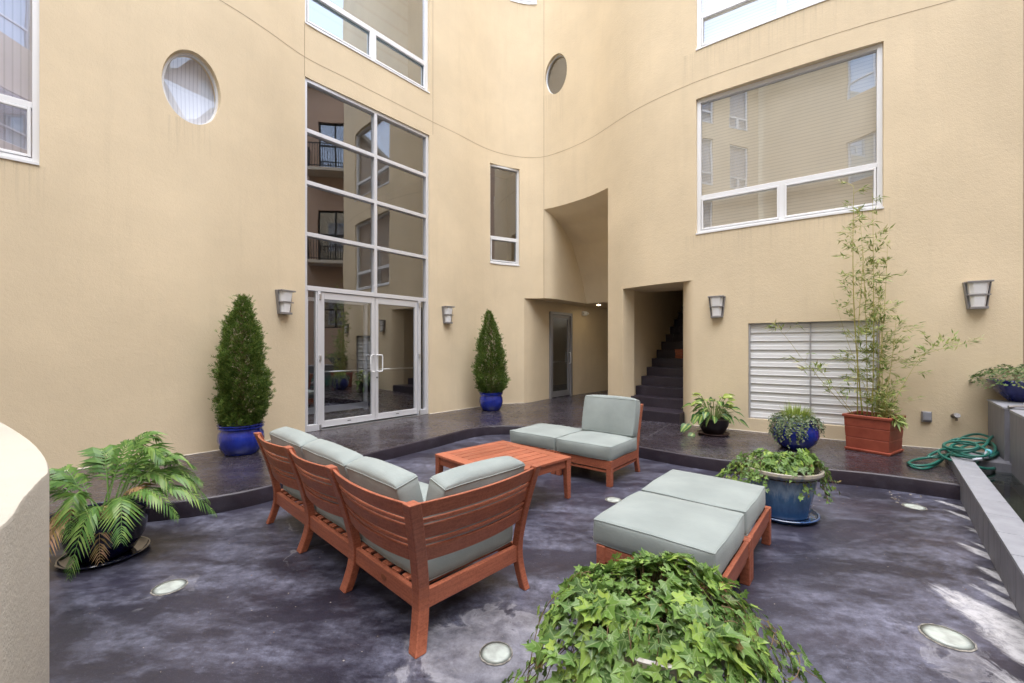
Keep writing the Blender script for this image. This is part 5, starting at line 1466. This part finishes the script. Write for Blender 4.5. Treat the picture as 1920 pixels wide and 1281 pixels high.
def fountain():
    F0 = V(4.247, 4.04, 0)               # foot of the low wall where it meets the step
    near, far = -6.0, .78; Hh = .27; th = .158
    t = thing('low_tiled_wall', 'low slate tiled wall with pale coping along the water channel', 'wall', F0, atan2(AX.y, AX.x))
    # local x along AX, local y = left of it -> across = -y
    b = MB(); b.box2((near, -th + .0025, 0), (far, -.0025, Hh - .022)); b.build('core', M['grout'], t)
    tl = MB(); x = near; 
    while x < far - .01:
        x1 = min(x + .2, far)
        tl.box2((x + .004, -.010, 0.002), (x1 - .004, .0, Hh - .0225)); tl.box2((x + .0025, -th, 0.002), (x1 - .0025, -th + .010, Hh - .022)); x = x1
    tl.build('face_tiles', M['slate'], t, bevel=.0015, seg=1)
    cp = MB(); x = near - .13
    while x < far - .01:
        x1 = min(x + .402, far); cp.box2((x + .004, -th - .004, Hh - .022), (x1 - .004, .004, Hh)); x = x1
    cp.build('coping', M['slate_top'], t, bevel=.0015, seg=1)
    en = MB(); en.box2((far, -.60, 0), (far + .55, .0, Hh - .01)); en.build('end_block', M['slate'], t, bevel=.003)
    # channel bed and water
    ch = MB(); ch.box2((near, -.46, 0.004), (far, -th, .03)); 
    o = ch.build('channel_bed', M['bed']); o.location = F0; o.rotation_euler = (0, 0, atan2(AX.y, AX.x)); tag(o, 'dark bed of the water channel', None, None, 'structure')
    wt_ = MB(); n = 60; wt_.add([V(near, -.46, .17), V(far, -.46, .17), V(far, -th, .17), V(near, -th, .17)], [(0, 3, 2, 1)])
    o = wt_.build('water', M['water']); o.location = F0; o.rotation_euler = (0, 0, atan2(AX.y, AX.x)); tag(o, 'still shallow water in the channel', None, None, 'structure')
    # tall clad wall
    t2 = thing('tall_tiled_wall', 'waist high slate clad wall behind the water channel, blue bowl standing on it', 'wall', F0, atan2(AX.y, AX.x))
    H2 = .81; y0 = -.445; X0 = .86
    b = MB(); b.box2((near, y0 - .60, 0), (X0, y0, H2 - .025)); 
    b.build('block', M['slate'], t2, bevel=.002)
    tl = MB(); x = X0
    while x > near:
        x1 = x - .3; tl.box2((x1 + .001, y0, .004), (x - .001, y0 + .009, H2 - .025)); x = x1
    tl.build('face_tiles', M['slate'], t2, bevel=.001, seg=1)
    cp = MB(); x = X0
    while x > near:
        x1 = x - .6; cp.box2((x1 + .0015, y0 - .60, H2 - .025), (x - .0015, y0 + .012, H2)); x = x1
    cp.build('coping', M['slate_top'], t2, bevel=.0015, seg=1)
    t3 = thing('tiled_pedestal', 'slate clad pedestal block between the tall wall and the building', 'pedestal', F0 + AX * 1.0, atan2(AX.y, AX.x))
    b = MB(); b.box2((-.06, y0 - .62, 0), (.86, y0 + .035, .80)); b.build('block', M['slate'], t3, bevel=.002)
    cp = MB(); cp.box2((-.063, y0 - .62, .80), (.86, y0 + .045, .822)); cp.build('coping', M['slate_top'], t3, bevel=.002)
    # bowl with flowering plant
    rnd = random.Random(50); q = V(0, 0, .822); bl = V(5.93, 4.93, .822); R, H = .31, .25
    b = thing('potted_geranium', 'cobalt bowl of pink flowering geranium on the slate pedestal', 'potted plant', bl, 0)
    pot(b, [(.001, .0), (R * .42, 0), (R * .46, .015), (R * .74, H * .4), (R * .94, H * .8), (R, H * .97), (R * .98, H), (R * .93, H), (R * .88, H * .85), (.001, H * .8)], M['navy_blue'], R * .9, H * .9)
    m = MB(); uvs = []; fl = MB()
    for k in range(1300):
        a = rnd.random() * 2 * pi; qd = rnd.random() ** .5; r = qd * .42
        if cos(a) < -.2: r *= 1.08
        z = H + .02 + .13 * (1 - qd ** 2) + .08 * noise.noise(V(cos(a) * r * 8, sin(a) * r * 8, 2)) - .10 * max(0, qd - .75) / .25 * rnd.random()
        x, y = cos(a) * r, sin(a) * r
        add_ivy(m, uvs, V(x, y, z), (V(x * 2, y * 2, 1) + V(rnd.gauss(0, .4), rnd.gauss(0, .4), 0)).normalized(), V(rnd.gauss(0, 1), rnd.gauss(0, 1), 0), rnd.uniform(.018, .034), .1, rnd)
    for (fx, fy, fz) in ((-.17, -.22, H + .135), (-.05, -.18, H + .16), (-.13, -.2, H + .13), (.12, -.2, H + .15)):
        for k in range(18):
            p = V(fx + rnd.gauss(0, .012), fy + rnd.gauss(0, .012), fz + rnd.gauss(0, .008)); d = V(rnd.gauss(0, 1), rnd.gauss(0, 1), rnd.gauss(.3, 1)).normalized() * .010; e = d.orthogonal().normalized() * .007
            n0 = len(fl.v); fl.v += [p - e, p + d * .5 - e.cross(d).normalized() * .004, p + e, p + d]; fl.f.append((n0, n0 + 1, n0 + 2, n0 + 3))
    m.build('foliage', M['geranium'], b, uvs=uvs); fl.build('flowers', M['pink'], b)
    # silver spray wand on the tall wall
    wv = thing('spray_wand', 'short silver watering wand lying on the tall slate wall', 'watering wand', V(5.28, 4.44, .81), radians(-8))
    k = MB(); k.tube([V(-.10, 0, .02), V(-.06, 0, .022), V(.05, .0, .028), (.26, .0, .018)], [.012, .016, .012, .010], 10); k.build('tube', M['steel'], wv, smooth=40)
    k = MB(); k.lathe([(.001, 0), (.026, 0), (.03, .02), (.016, .04), (.001, .041)], 16); k.xf(Matrix.Translation(V(.06, 0, .045)) @ Matrix.Rotation(radians(70), 4, 'Y')); k.build('nozzle', M['white'], wv, smooth=40)
M['bed'] = mat('channel_bed', (.05, .055, .04), .7)
_t = NT(M['bed']); _t.l(_t.ramp(_t.noise(_t.coord(), 12, 5, .7), [(.35, (.028, .035, .025)), (.7, (.11, .11, .08))]), _t.b.inputs["Base Color"])
M['water'] = glassmat('water_surface', .02, (.45, .55, .45))
M['navy_blue'] = glazed('deep_blue_glaze', (.012, .022, .19), (.007, .010, .09))
M['geranium'] = leafmat('geranium_leaves', (.035, .085, .022), (.09, .15, .04), (.22, .24, .10), .5)
M['pink'] = mat('pink_petals', (.62, .26, .42), .6)
fountain()

# hose pile with its spray gun
M['hose'] = mat('green_hose', (.016, .12, .092), .4)
def hose():
    t = thing('garden_hose', 'tangled green garden hose heaped beside the low slate wall', 'hose', V(4.75, 4.62, ZG), 0)
    def P(px, py, z):            # places read off the heap, kept at their own heights above the walkway
        g = ground(px, py, z); return V(g.x - 4.75, g.y - 4.62, z - ZG)
    path = [(1702, 868, .165), (1712, 876, .165), (1735, 879, .165), (1760, 868, .175), (1778, 850, .25), (1792, 830, .34), (1810, 818, .38), (1835, 814, .40), (1858, 822, .38), (1872, 842, .30), (1866, 858, .25), (1838, 860, .29), (1800, 856, .29), (1770, 853, .24),
            (1742, 858, .19), (1716, 862, .17), (1704, 868, .18), (1716, 873, .18), (1742, 872, .19), (1764, 862, .22), (1790, 846, .29), (1815, 834, .33), (1840, 830, .36), (1860, 836, .33), (1868, 850, .30), (1850, 858, .30), (1815, 858, .28), (1785, 850, .27), (1768, 836, .30), (1790, 824, .35), (1820, 822, .38), (1850, 826, .38), (1866, 838, .35),
            (1860, 852, .30), (1835, 850, .30), (1806, 842, .32), (1785, 838, .31), (1758, 846, .25), (1740, 856, .20), (1760, 858, .20), (1790, 852, .27), (1822, 846, .33), (1846, 836, .38), (1856, 822, .42), (1868, 818, .40), (1876, 834, .34), (1870, 852, .28), (1858, 858, .27)]
    pts = [P(*p) for p in path]
    out = []; Q = [2 * pts[0] - pts[1]] + pts + [2 * pts[-1] - pts[-2]]
    for i in range(1, len(Q) - 2):
        for k in range(7):
            u = k / 7; a, b, c, d = Q[i - 1], Q[i], Q[i + 1], Q[i + 2]
            out.append(.5 * ((2 * b) + (c - a) * u + (2 * a - 5 * b + 4 * c - d) * u * u + (3 * b - a - 3 * c + d) * u ** 3))
    for _ in range(2): out = [out[0]] + [(out[i - 1] + out[i] * 2 + out[i + 1]) / 4 for i in range(1, len(out) - 1)] + [out[-1]]
    m = MB(); m.tube(out, .0135, 8); m.build('hose_line', M['hose'], t, smooth=True)
    # more loops lying flat beneath
    rnd = random.Random(2)
    for j in range(4):
        m = MB(); N = 60; cx, cy = .12 + rnd.gauss(0, .03), -.02 + rnd.gauss(0, .03); ra, rb = .26 - .03 * j, .16 - .015 * j; pl = []
        for i in range(N + 1):
            a = 2 * pi * i / N; x, y = ra * cos(a), rb * sin(a); th = .75 + rnd.random() * .0 + .15 * j
            pl.append(V(cx + x * cos(th) - y * sin(th), cy + x * sin(th) + y * cos(th), .05 + .035 * j + .06 * (1 + sin(a + j)) * .5 + (.06 if j > 1 else 0)))
        m.tube(pl, .0135, 8); m.build('hose_loop', M['hose'], t, smooth=True)
    g = P(1842, 862, .285)
    k = MB(); k.tube([g + V(-.13, -.02, .0), g + V(-.02, 0, .012), g + V(.07, .02, .02)], [.012, .014, .016], 10); k.tube([g + V(-.02, 0, .012), g + V(.01, -.02, .05), g + V(.02, -.02, .09)], [.010, .012, .010], 8)
    k.build('spray_gun', M['spray'], t, smooth=40)
    k = MB(); k.tube([g + V(.05, .0, .05), g + V(.10, .03, .08)], [.022, .028], 14); k.build('hose_reducer', M['spray_blue'], t, smooth=40)
M['spray'] = mat('pale_plastic', (.62, .66, .74), .35)
M['spray_blue'] = mat('aqua_plastic', (.12, .45, .55), .35)
hose()

# wall outlet box and faucet
def on_wall_thing(name, label, cat, px, py, off=0.0):
    s = sx(px); p = W(s, 0); z = CAM_H + (YH - py) * p.y / FPX; tt = wt(s); n = V(tt.y, -tt.x, 0)
    return thing(name, label, cat, V(p.x, p.y, z) + n * off, atan2(n.y, n.x) - pi / 2)
o = on_wall_thing('outlet_box', 'small grey outdoor outlet box on the wall right of the bamboo planter', 'outlet', 1736, 781)
k = MB(); k.box(V(0, .018, 0), (.10, .036, .135)); k.build('housing', M['lamp_metal'], o, bevel=.006)
k = MB(); k.box(V(0, .042, .008), (.080, .014, .105)); k.build('cover', M['outlet'], o, bevel=.008) if False else None
M['outlet'] = mat('grey_cover', (.36, .37, .42), .35, .2)
k.build('cover', M['outlet'], o, bevel=.005)
o = on_wall_thing('faucet', 'small brass hose bib with round handle on the wall above the hose', 'faucet', 1788, 780)
M['brass'] = mat('weathered_brass', (.22, .18, .14), .45, .7)
k = MB(); k.lathe([(.001, 0), (.03, 0), (.03, .006), (.014, .01), (.013, .05), (.017, .055), (.017, .085), (.001, .086)], 16); k.xf(Matrix.Rotation(radians(-90), 4, 'X')); k.tube([V(0, .07, 0), V(0, .085, -.025), V(0, .09, -.05)], [.013, .012, .013], 10); k.build('body', M['brass'], o, smooth=40)
k = MB(); k.lathe([(.001, 0), (.006, 0), (.008, .02), (.032, .024), (.034, .03), (.03, .036), (.008, .034), (.001, .036)], 12); k.xf(Matrix.Translation(V(0, .075, .005)) @ Matrix.Rotation(radians(-60), 4, 'X')); k.build('handle', M['lamp_metal'], o, smooth=40)

# ------------------------------------------------------------------ curved pale parapet in the left foreground
def parapet():
    pts = [(-3.9, 2.92), (-3.3, 2.66), (-2.80, 2.34), (-2.20, 1.935), (-1.80, 1.64), (-1.545, 1.425), (-1.47, 1.335), (-1.33, 1.165), (-1.17, .98), (-1.02, .70), (-.98, .35), (-1.0, -.2), (-1.0, -1.5)]
    e, _ = resample(catmull(pts, 10), .03)
    Z = 1.05; r_ = .012
    out = []
    n = len(e); rings = []
    prof = [(0, -.02), (0, Z - r_), (r_ * .3, Z - r_ * .3), (r_, Z), (.55, Z + .012), (1.1, Z + .012)]
    back = []
    for i, p in enumerate(e):
        d = (e[min(i + 1, n - 1)] - e[max(i - 1, 0)]).normalized(); nn = V(d.y, -d.x, 0) * 1.0
        # inside of the parapet lies to the left of the camera
        q = V(-3.6, -.2, 0); inn = (q - V(p.x, p.y, 0)).normalized()
        rings.append([V(p.x, p.y, z) + inn * o for o, z in prof])
    m = MB(); m.loft(rings, False, False)
    rr = [V(p[-1].x, p[-1].y, Z + .012) for p in rings]
    m.v += rr + [V(-4.6, 2.6, Z + .012), V(-4.8, -1.5, Z + .012)]
    o = m.build('parapet_wall', M['parapet'], None, smooth=30)
    tag(o, 'pale curved stucco parapet wall with a flat top at the left edge', 'wall')
M['parapet'] = stucco('pale_stucco_parapet', (.50, .465, .40))
parapet()

# ------------------------------------------------------------------ sunken floor lights
M['floor_glass'] = mat('frosted_floor_glass', (.66, .72, .66), .35)
_t = NT(M['floor_glass']); _t.l(_t.ramp(_t.noise(_t.coord(), 12, 5, .6), [(.35, (.30, .32, .30)), (.6, (.46, .51, .47))]), _t.b.inputs["Base Color"])
M['rust_ring'] = mat('limed_ring', (.32, .29, .23), .8)
_t = NT(M['rust_ring']); _t.l(_t.ramp(_t.noise(_t.coord(), 25, 4, .7), [(.4, (.13, .12, .11)), (.6, (.34, .32, .28))]), _t.b.inputs["Base Color"])
for i, (px, py, r, lab) in enumerate(((318, 1102, .088, 'round floor light near the palm pot'), (930, 1226, .078, 'dusty round floor light right of the sofa corner leg, lime stain round it'), (1775, 1196, .102, 'pale green round floor light by the white lime stain at lower right'),
                                      (1150, 938, .075, 'small round floor light between the table and the near ottomans'), (1714, 951, .085, 'round floor light near the step beside fallen leaves'))):
    g = ground(px, py, 0)
    t = thing('floor_light', lab, 'floor light', V(g.x, g.y, .004), random.random() * 6, 'round lights sunk in the floor')
    k = MB(); n = 40; k.loft([[V(cos(2 * pi * j / n) * q * (1 + .018 * sin(j * 2.1 + i)), sin(2 * pi * j / n) * q * (1 + .018 * sin(j * 2.1 + i)), z) for j in range(n)] for q, z in ((r * 1.03, 0), (r * 1.01, .002), (r * .96, .0025), (r * .94, .0015))], True, False); k.build('rim', M['rust_ring'], t, smooth=40)
    k = MB(); k.lathe([(.001, .0045), (r * .6, .0042), (r * .955, .0025)], 40); k.build('lens', M['floor_glass'] if i != 1 else M['rust_dusty'] if 'rust_dusty' in M else M['floor_glass'], t, smooth=True)

# crumbs and fallen leaf bits on the floor
def debris():
    rnd = random.Random(77); m = MB()
    def bit(x, y, z, s):
        b = len(m.v); a = rnd.random() * 6; n = rnd.choice((4, 5, 6))
        for j in range(n):
            q = a + 2 * pi * j / n; r = s * rnd.uniform(.5, 1.1); m.v.append(V(x + cos(q) * r, y + sin(q) * r * .7, z + .004 + rnd.random() * s * .5))
        m.v.append(V(x, y, z + .004 + s * .5)); m.f += [(b + j, b + (j + 1) % n, b + n) for j in range(n)]
    for _ in range(900):
        x, y = rnd.uniform(-2.4, 4.4), rnd.uniform(1.3, 5.0)
        if x > 4.2 + (y - 4.04) * .866 - .05: continue
        if y > 3.9 and (x < -1.9 or x > 2.6): continue
        bit(x, y, 0, rnd.choice((.002, .002, .0025, .003, .003, .004, .006)))
    for _ in range(26): 
        g = ground(rnd.gauss(1560, 25), rnd.gauss(928, 14)); bit(g.x, g.y, 0, rnd.uniform(.004, .009))
    for _ in range(20):
        g = ground(rnd.gauss(1695, 22), rnd.gauss(932, 9)); bit(g.x, g.y, 0, rnd.uniform(.006, .016))
    tag(m.build('leaf_litter', M['litter']), 'scattered pale crumbs and dry leaf bits on the floor', None, None, 'stuff')
M['litter'] = leafmat('dry_bits', (.35, .30, .24), (.55, .50, .42), (.25, .13, .06), .8)
debris()

# ------------------------------------------------------------------ buildings behind the camera, seen in the glass
def plain_building(name, label, a, b, H, m, wins, balconies, depth=6):
    """facade from a to b (courtyard on its right hand side); wins = (u0,u1,z0,z1,back)"""
    a, b = V(*a, 0), V(*b, 0); d = b - a; L = d.length; d.normalize(); n = V(d.y, -d.x, 0); R = Matrix((d, n * -1, V(0, 0, 1))).transposed()
    t = thing(name, label, 'building', a, 0)
    def P(u, z, o=0): return d * u + n * o + V(0, 0, z)
    us = sorted({0, L} | {w_[0] for w_ in wins} | {w_[1] for w_ in wins}); zs = sorted({0, H} | {w_[2] for w_ in wins} | {w_[3] for w_ in wins})
    f = MB()
    for u0, u1 in zip(us, us[1:]):
        for z0, z1 in zip(zs, zs[1:]):
            um, zm = (u0 + u1) / 2, (z0 + z1) / 2
            if any(w_[0] < um < w_[1] and w_[2] < zm < w_[3] for w_ in wins): continue
            f.add([P(u0, z0), P(u1, z0), P(u1, z1), P(u0, z1)], [(0, 1, 2, 3)])
    for u0, u1, z0, z1, _ in wins:
        for q in (((u0, z0), (u1, z0)), ((u1, z0), (u1, z1)), ((u1, z1), (u0, z1)), ((u0, z1), (u0, z0))):
            f.add([P(q[0][0], q[0][1]), P(q[1][0], q[1][1]), P(q[1][0], q[1][1], -.18), P(q[0][0], q[0][1], -.18)], [(0, 1, 2, 3)])
    # sides, back, roof
    f.add([P(0, 0, -depth), P(L, 0, -depth), P(L, H, -depth), P(0, H, -depth)], [(3, 2, 1, 0)])
    f.add([P(0, 0), P(0, 0, -depth), P(0, H, -depth), P(0, H)], [(3, 2, 1, 0)]); f.add([P(L, 0), P(L, 0, -depth), P(L, H, -depth), P(L, H)], [(0, 1, 2, 3)])
    f.add([P(0, H), P(L, H), P(L, H, -depth), P(0, H, -depth)], [(0, 1, 2, 3)])
    f.build('wall', m, t)
    c = MB(); c.box(P(L / 2, H + .08, .02), (L + .2, .4, .22), R); c.build('cornice', M['stucco_pale'], t)
    for u0, u1, z0, z1, kind in wins:
        w_ = MB(); fm = M['black_iron'] if kind == 'dark' else M['white']; k = .06
        for u in (u0 + k / 2, u1 - k / 2, (u0 + u1) / 2): w_.box(P(u, (z0 + z1) / 2, -.12), (k, .06, z1 - z0), R)
        for z in (z0 + k / 2, z1 - k / 2, z0 + (z1 - z0) * (.3 if kind != 'dark' else .55)): w_.box(P((u0 + u1) / 2, z, -.12), (u1 - u0 - k, .058, k), R)
        wo = w_.build('window', fm, t)
        g = MB(); g.add([P(u0, z0, -.13), P(u1, z0, -.13), P(u1, z1, -.13), P(u0, z1, -.13)], [(0, 1, 2, 3)]); g.build('pane', M['glass_soft'], wo)
        g = MB(); g.add([P(u0, z0, -.17), P(u1, z0, -.17), P(u1, z1, -.17), P(u0, z1, -.17)], [(0, 1, 2, 3)]); g.build('blind', M['dark_pane'] if kind == 'dark' else M['far_blind'], wo)
    for u0, u1, z in balconies:
        s_ = MB(); s_.box(P((u0 + u1) / 2, z - .07, .42), (u1 - u0, .84, .14), R); bo = s_.build('balcony', M['stucco_pale'], t, bevel=.01)
        r = MB(); n_ = int((u1 - u0) / .11)
        for i in range(n_ + 1): u = u0 + .03 + (u1 - u0 - .06) * i / n_; r.box(P(u, z + .5, .80), (.022, .022, 1.0), R)
        for u in (u0 + .03, u1 - .03):
            for i in range(8): r.box(P(u, z + .5, .03 + .75 * i / 7), (.022, .022, 1.0), R)
            r.box(P(u, z + 1.0, .42), (.04, .80, .04), R)
        r.box(P((u0 + u1) / 2, z + 1.0, .80), (u1 - u0, .04, .04), R); r.box(P((u0 + u1) / 2, z + .08, .80), (u1 - u0, .03, .03), R)
        r.build('railing', M['black_iron'], bo)
    return t
M['far_blind'] = mat('far_blind', (.50, .58, .62), .7)
M['brick'] = mat('brick_fence', (.16, .06, .05), .8)
# right hand side neighbour: facade on x = 9.6, running from y = 8 down to y = -7
plain_building('neighbour_building', 'pinkish stucco building with black iron balconies across the courtyard, mirrored in the entrance glazing', (9.6, 9.0), (9.6, -7.0), 12.8, M['stucco_pink'],
               [(4.3, 5.7, 9.05, 11.3, 'dark'), (4.3, 5.7, 5.15, 7.4, 'dark'), (8.0, 9.4, 9.05, 11.3, 'dark'), (8.0, 9.4, 5.15, 7.4, 'dark'), (12.2, 13.6, 9.05, 11.3, 'pale'), (12.2, 13.6, 5.15, 7.4, 'pale'), (4.2, 5.8, 2.3, 3.7, 'dark')],
               [(4.0, 6.1, 9.0), (4.0, 6.1, 5.1), (7.7, 9.7, 5.1)])
plain_building('rear_building', 'tan stucco building with balcony windows facing the courtyard from behind the camera', (9.5, -7.2), (-7.8, -7.2), 16.0, M['stucco'],
               [(7.4, 8.9, 12.0, 14.2, 'dark'), (3.0, 5.0, 12.0, 14.2, 'pale'), (11.0, 13.0, 12.0, 14.2, 'pale'), (7.4, 8.9, 8.6, 10.8, 'dark'), (7.4, 8.9, 5.2, 7.4, 'pale'), (11.0, 13.0, 8.4, 10.2, 'pale'), (11.0, 13.0, 5.2, 7.3, 'pale'), (3.0, 5.0, 5.2, 7.3, 'pale'), (3.0, 5.0, 8.4, 10.2, 'pale'), (11.0, 13.0, 2.0, 4.1, 'pale')],
               [(7.0, 9.3, 8.55)])
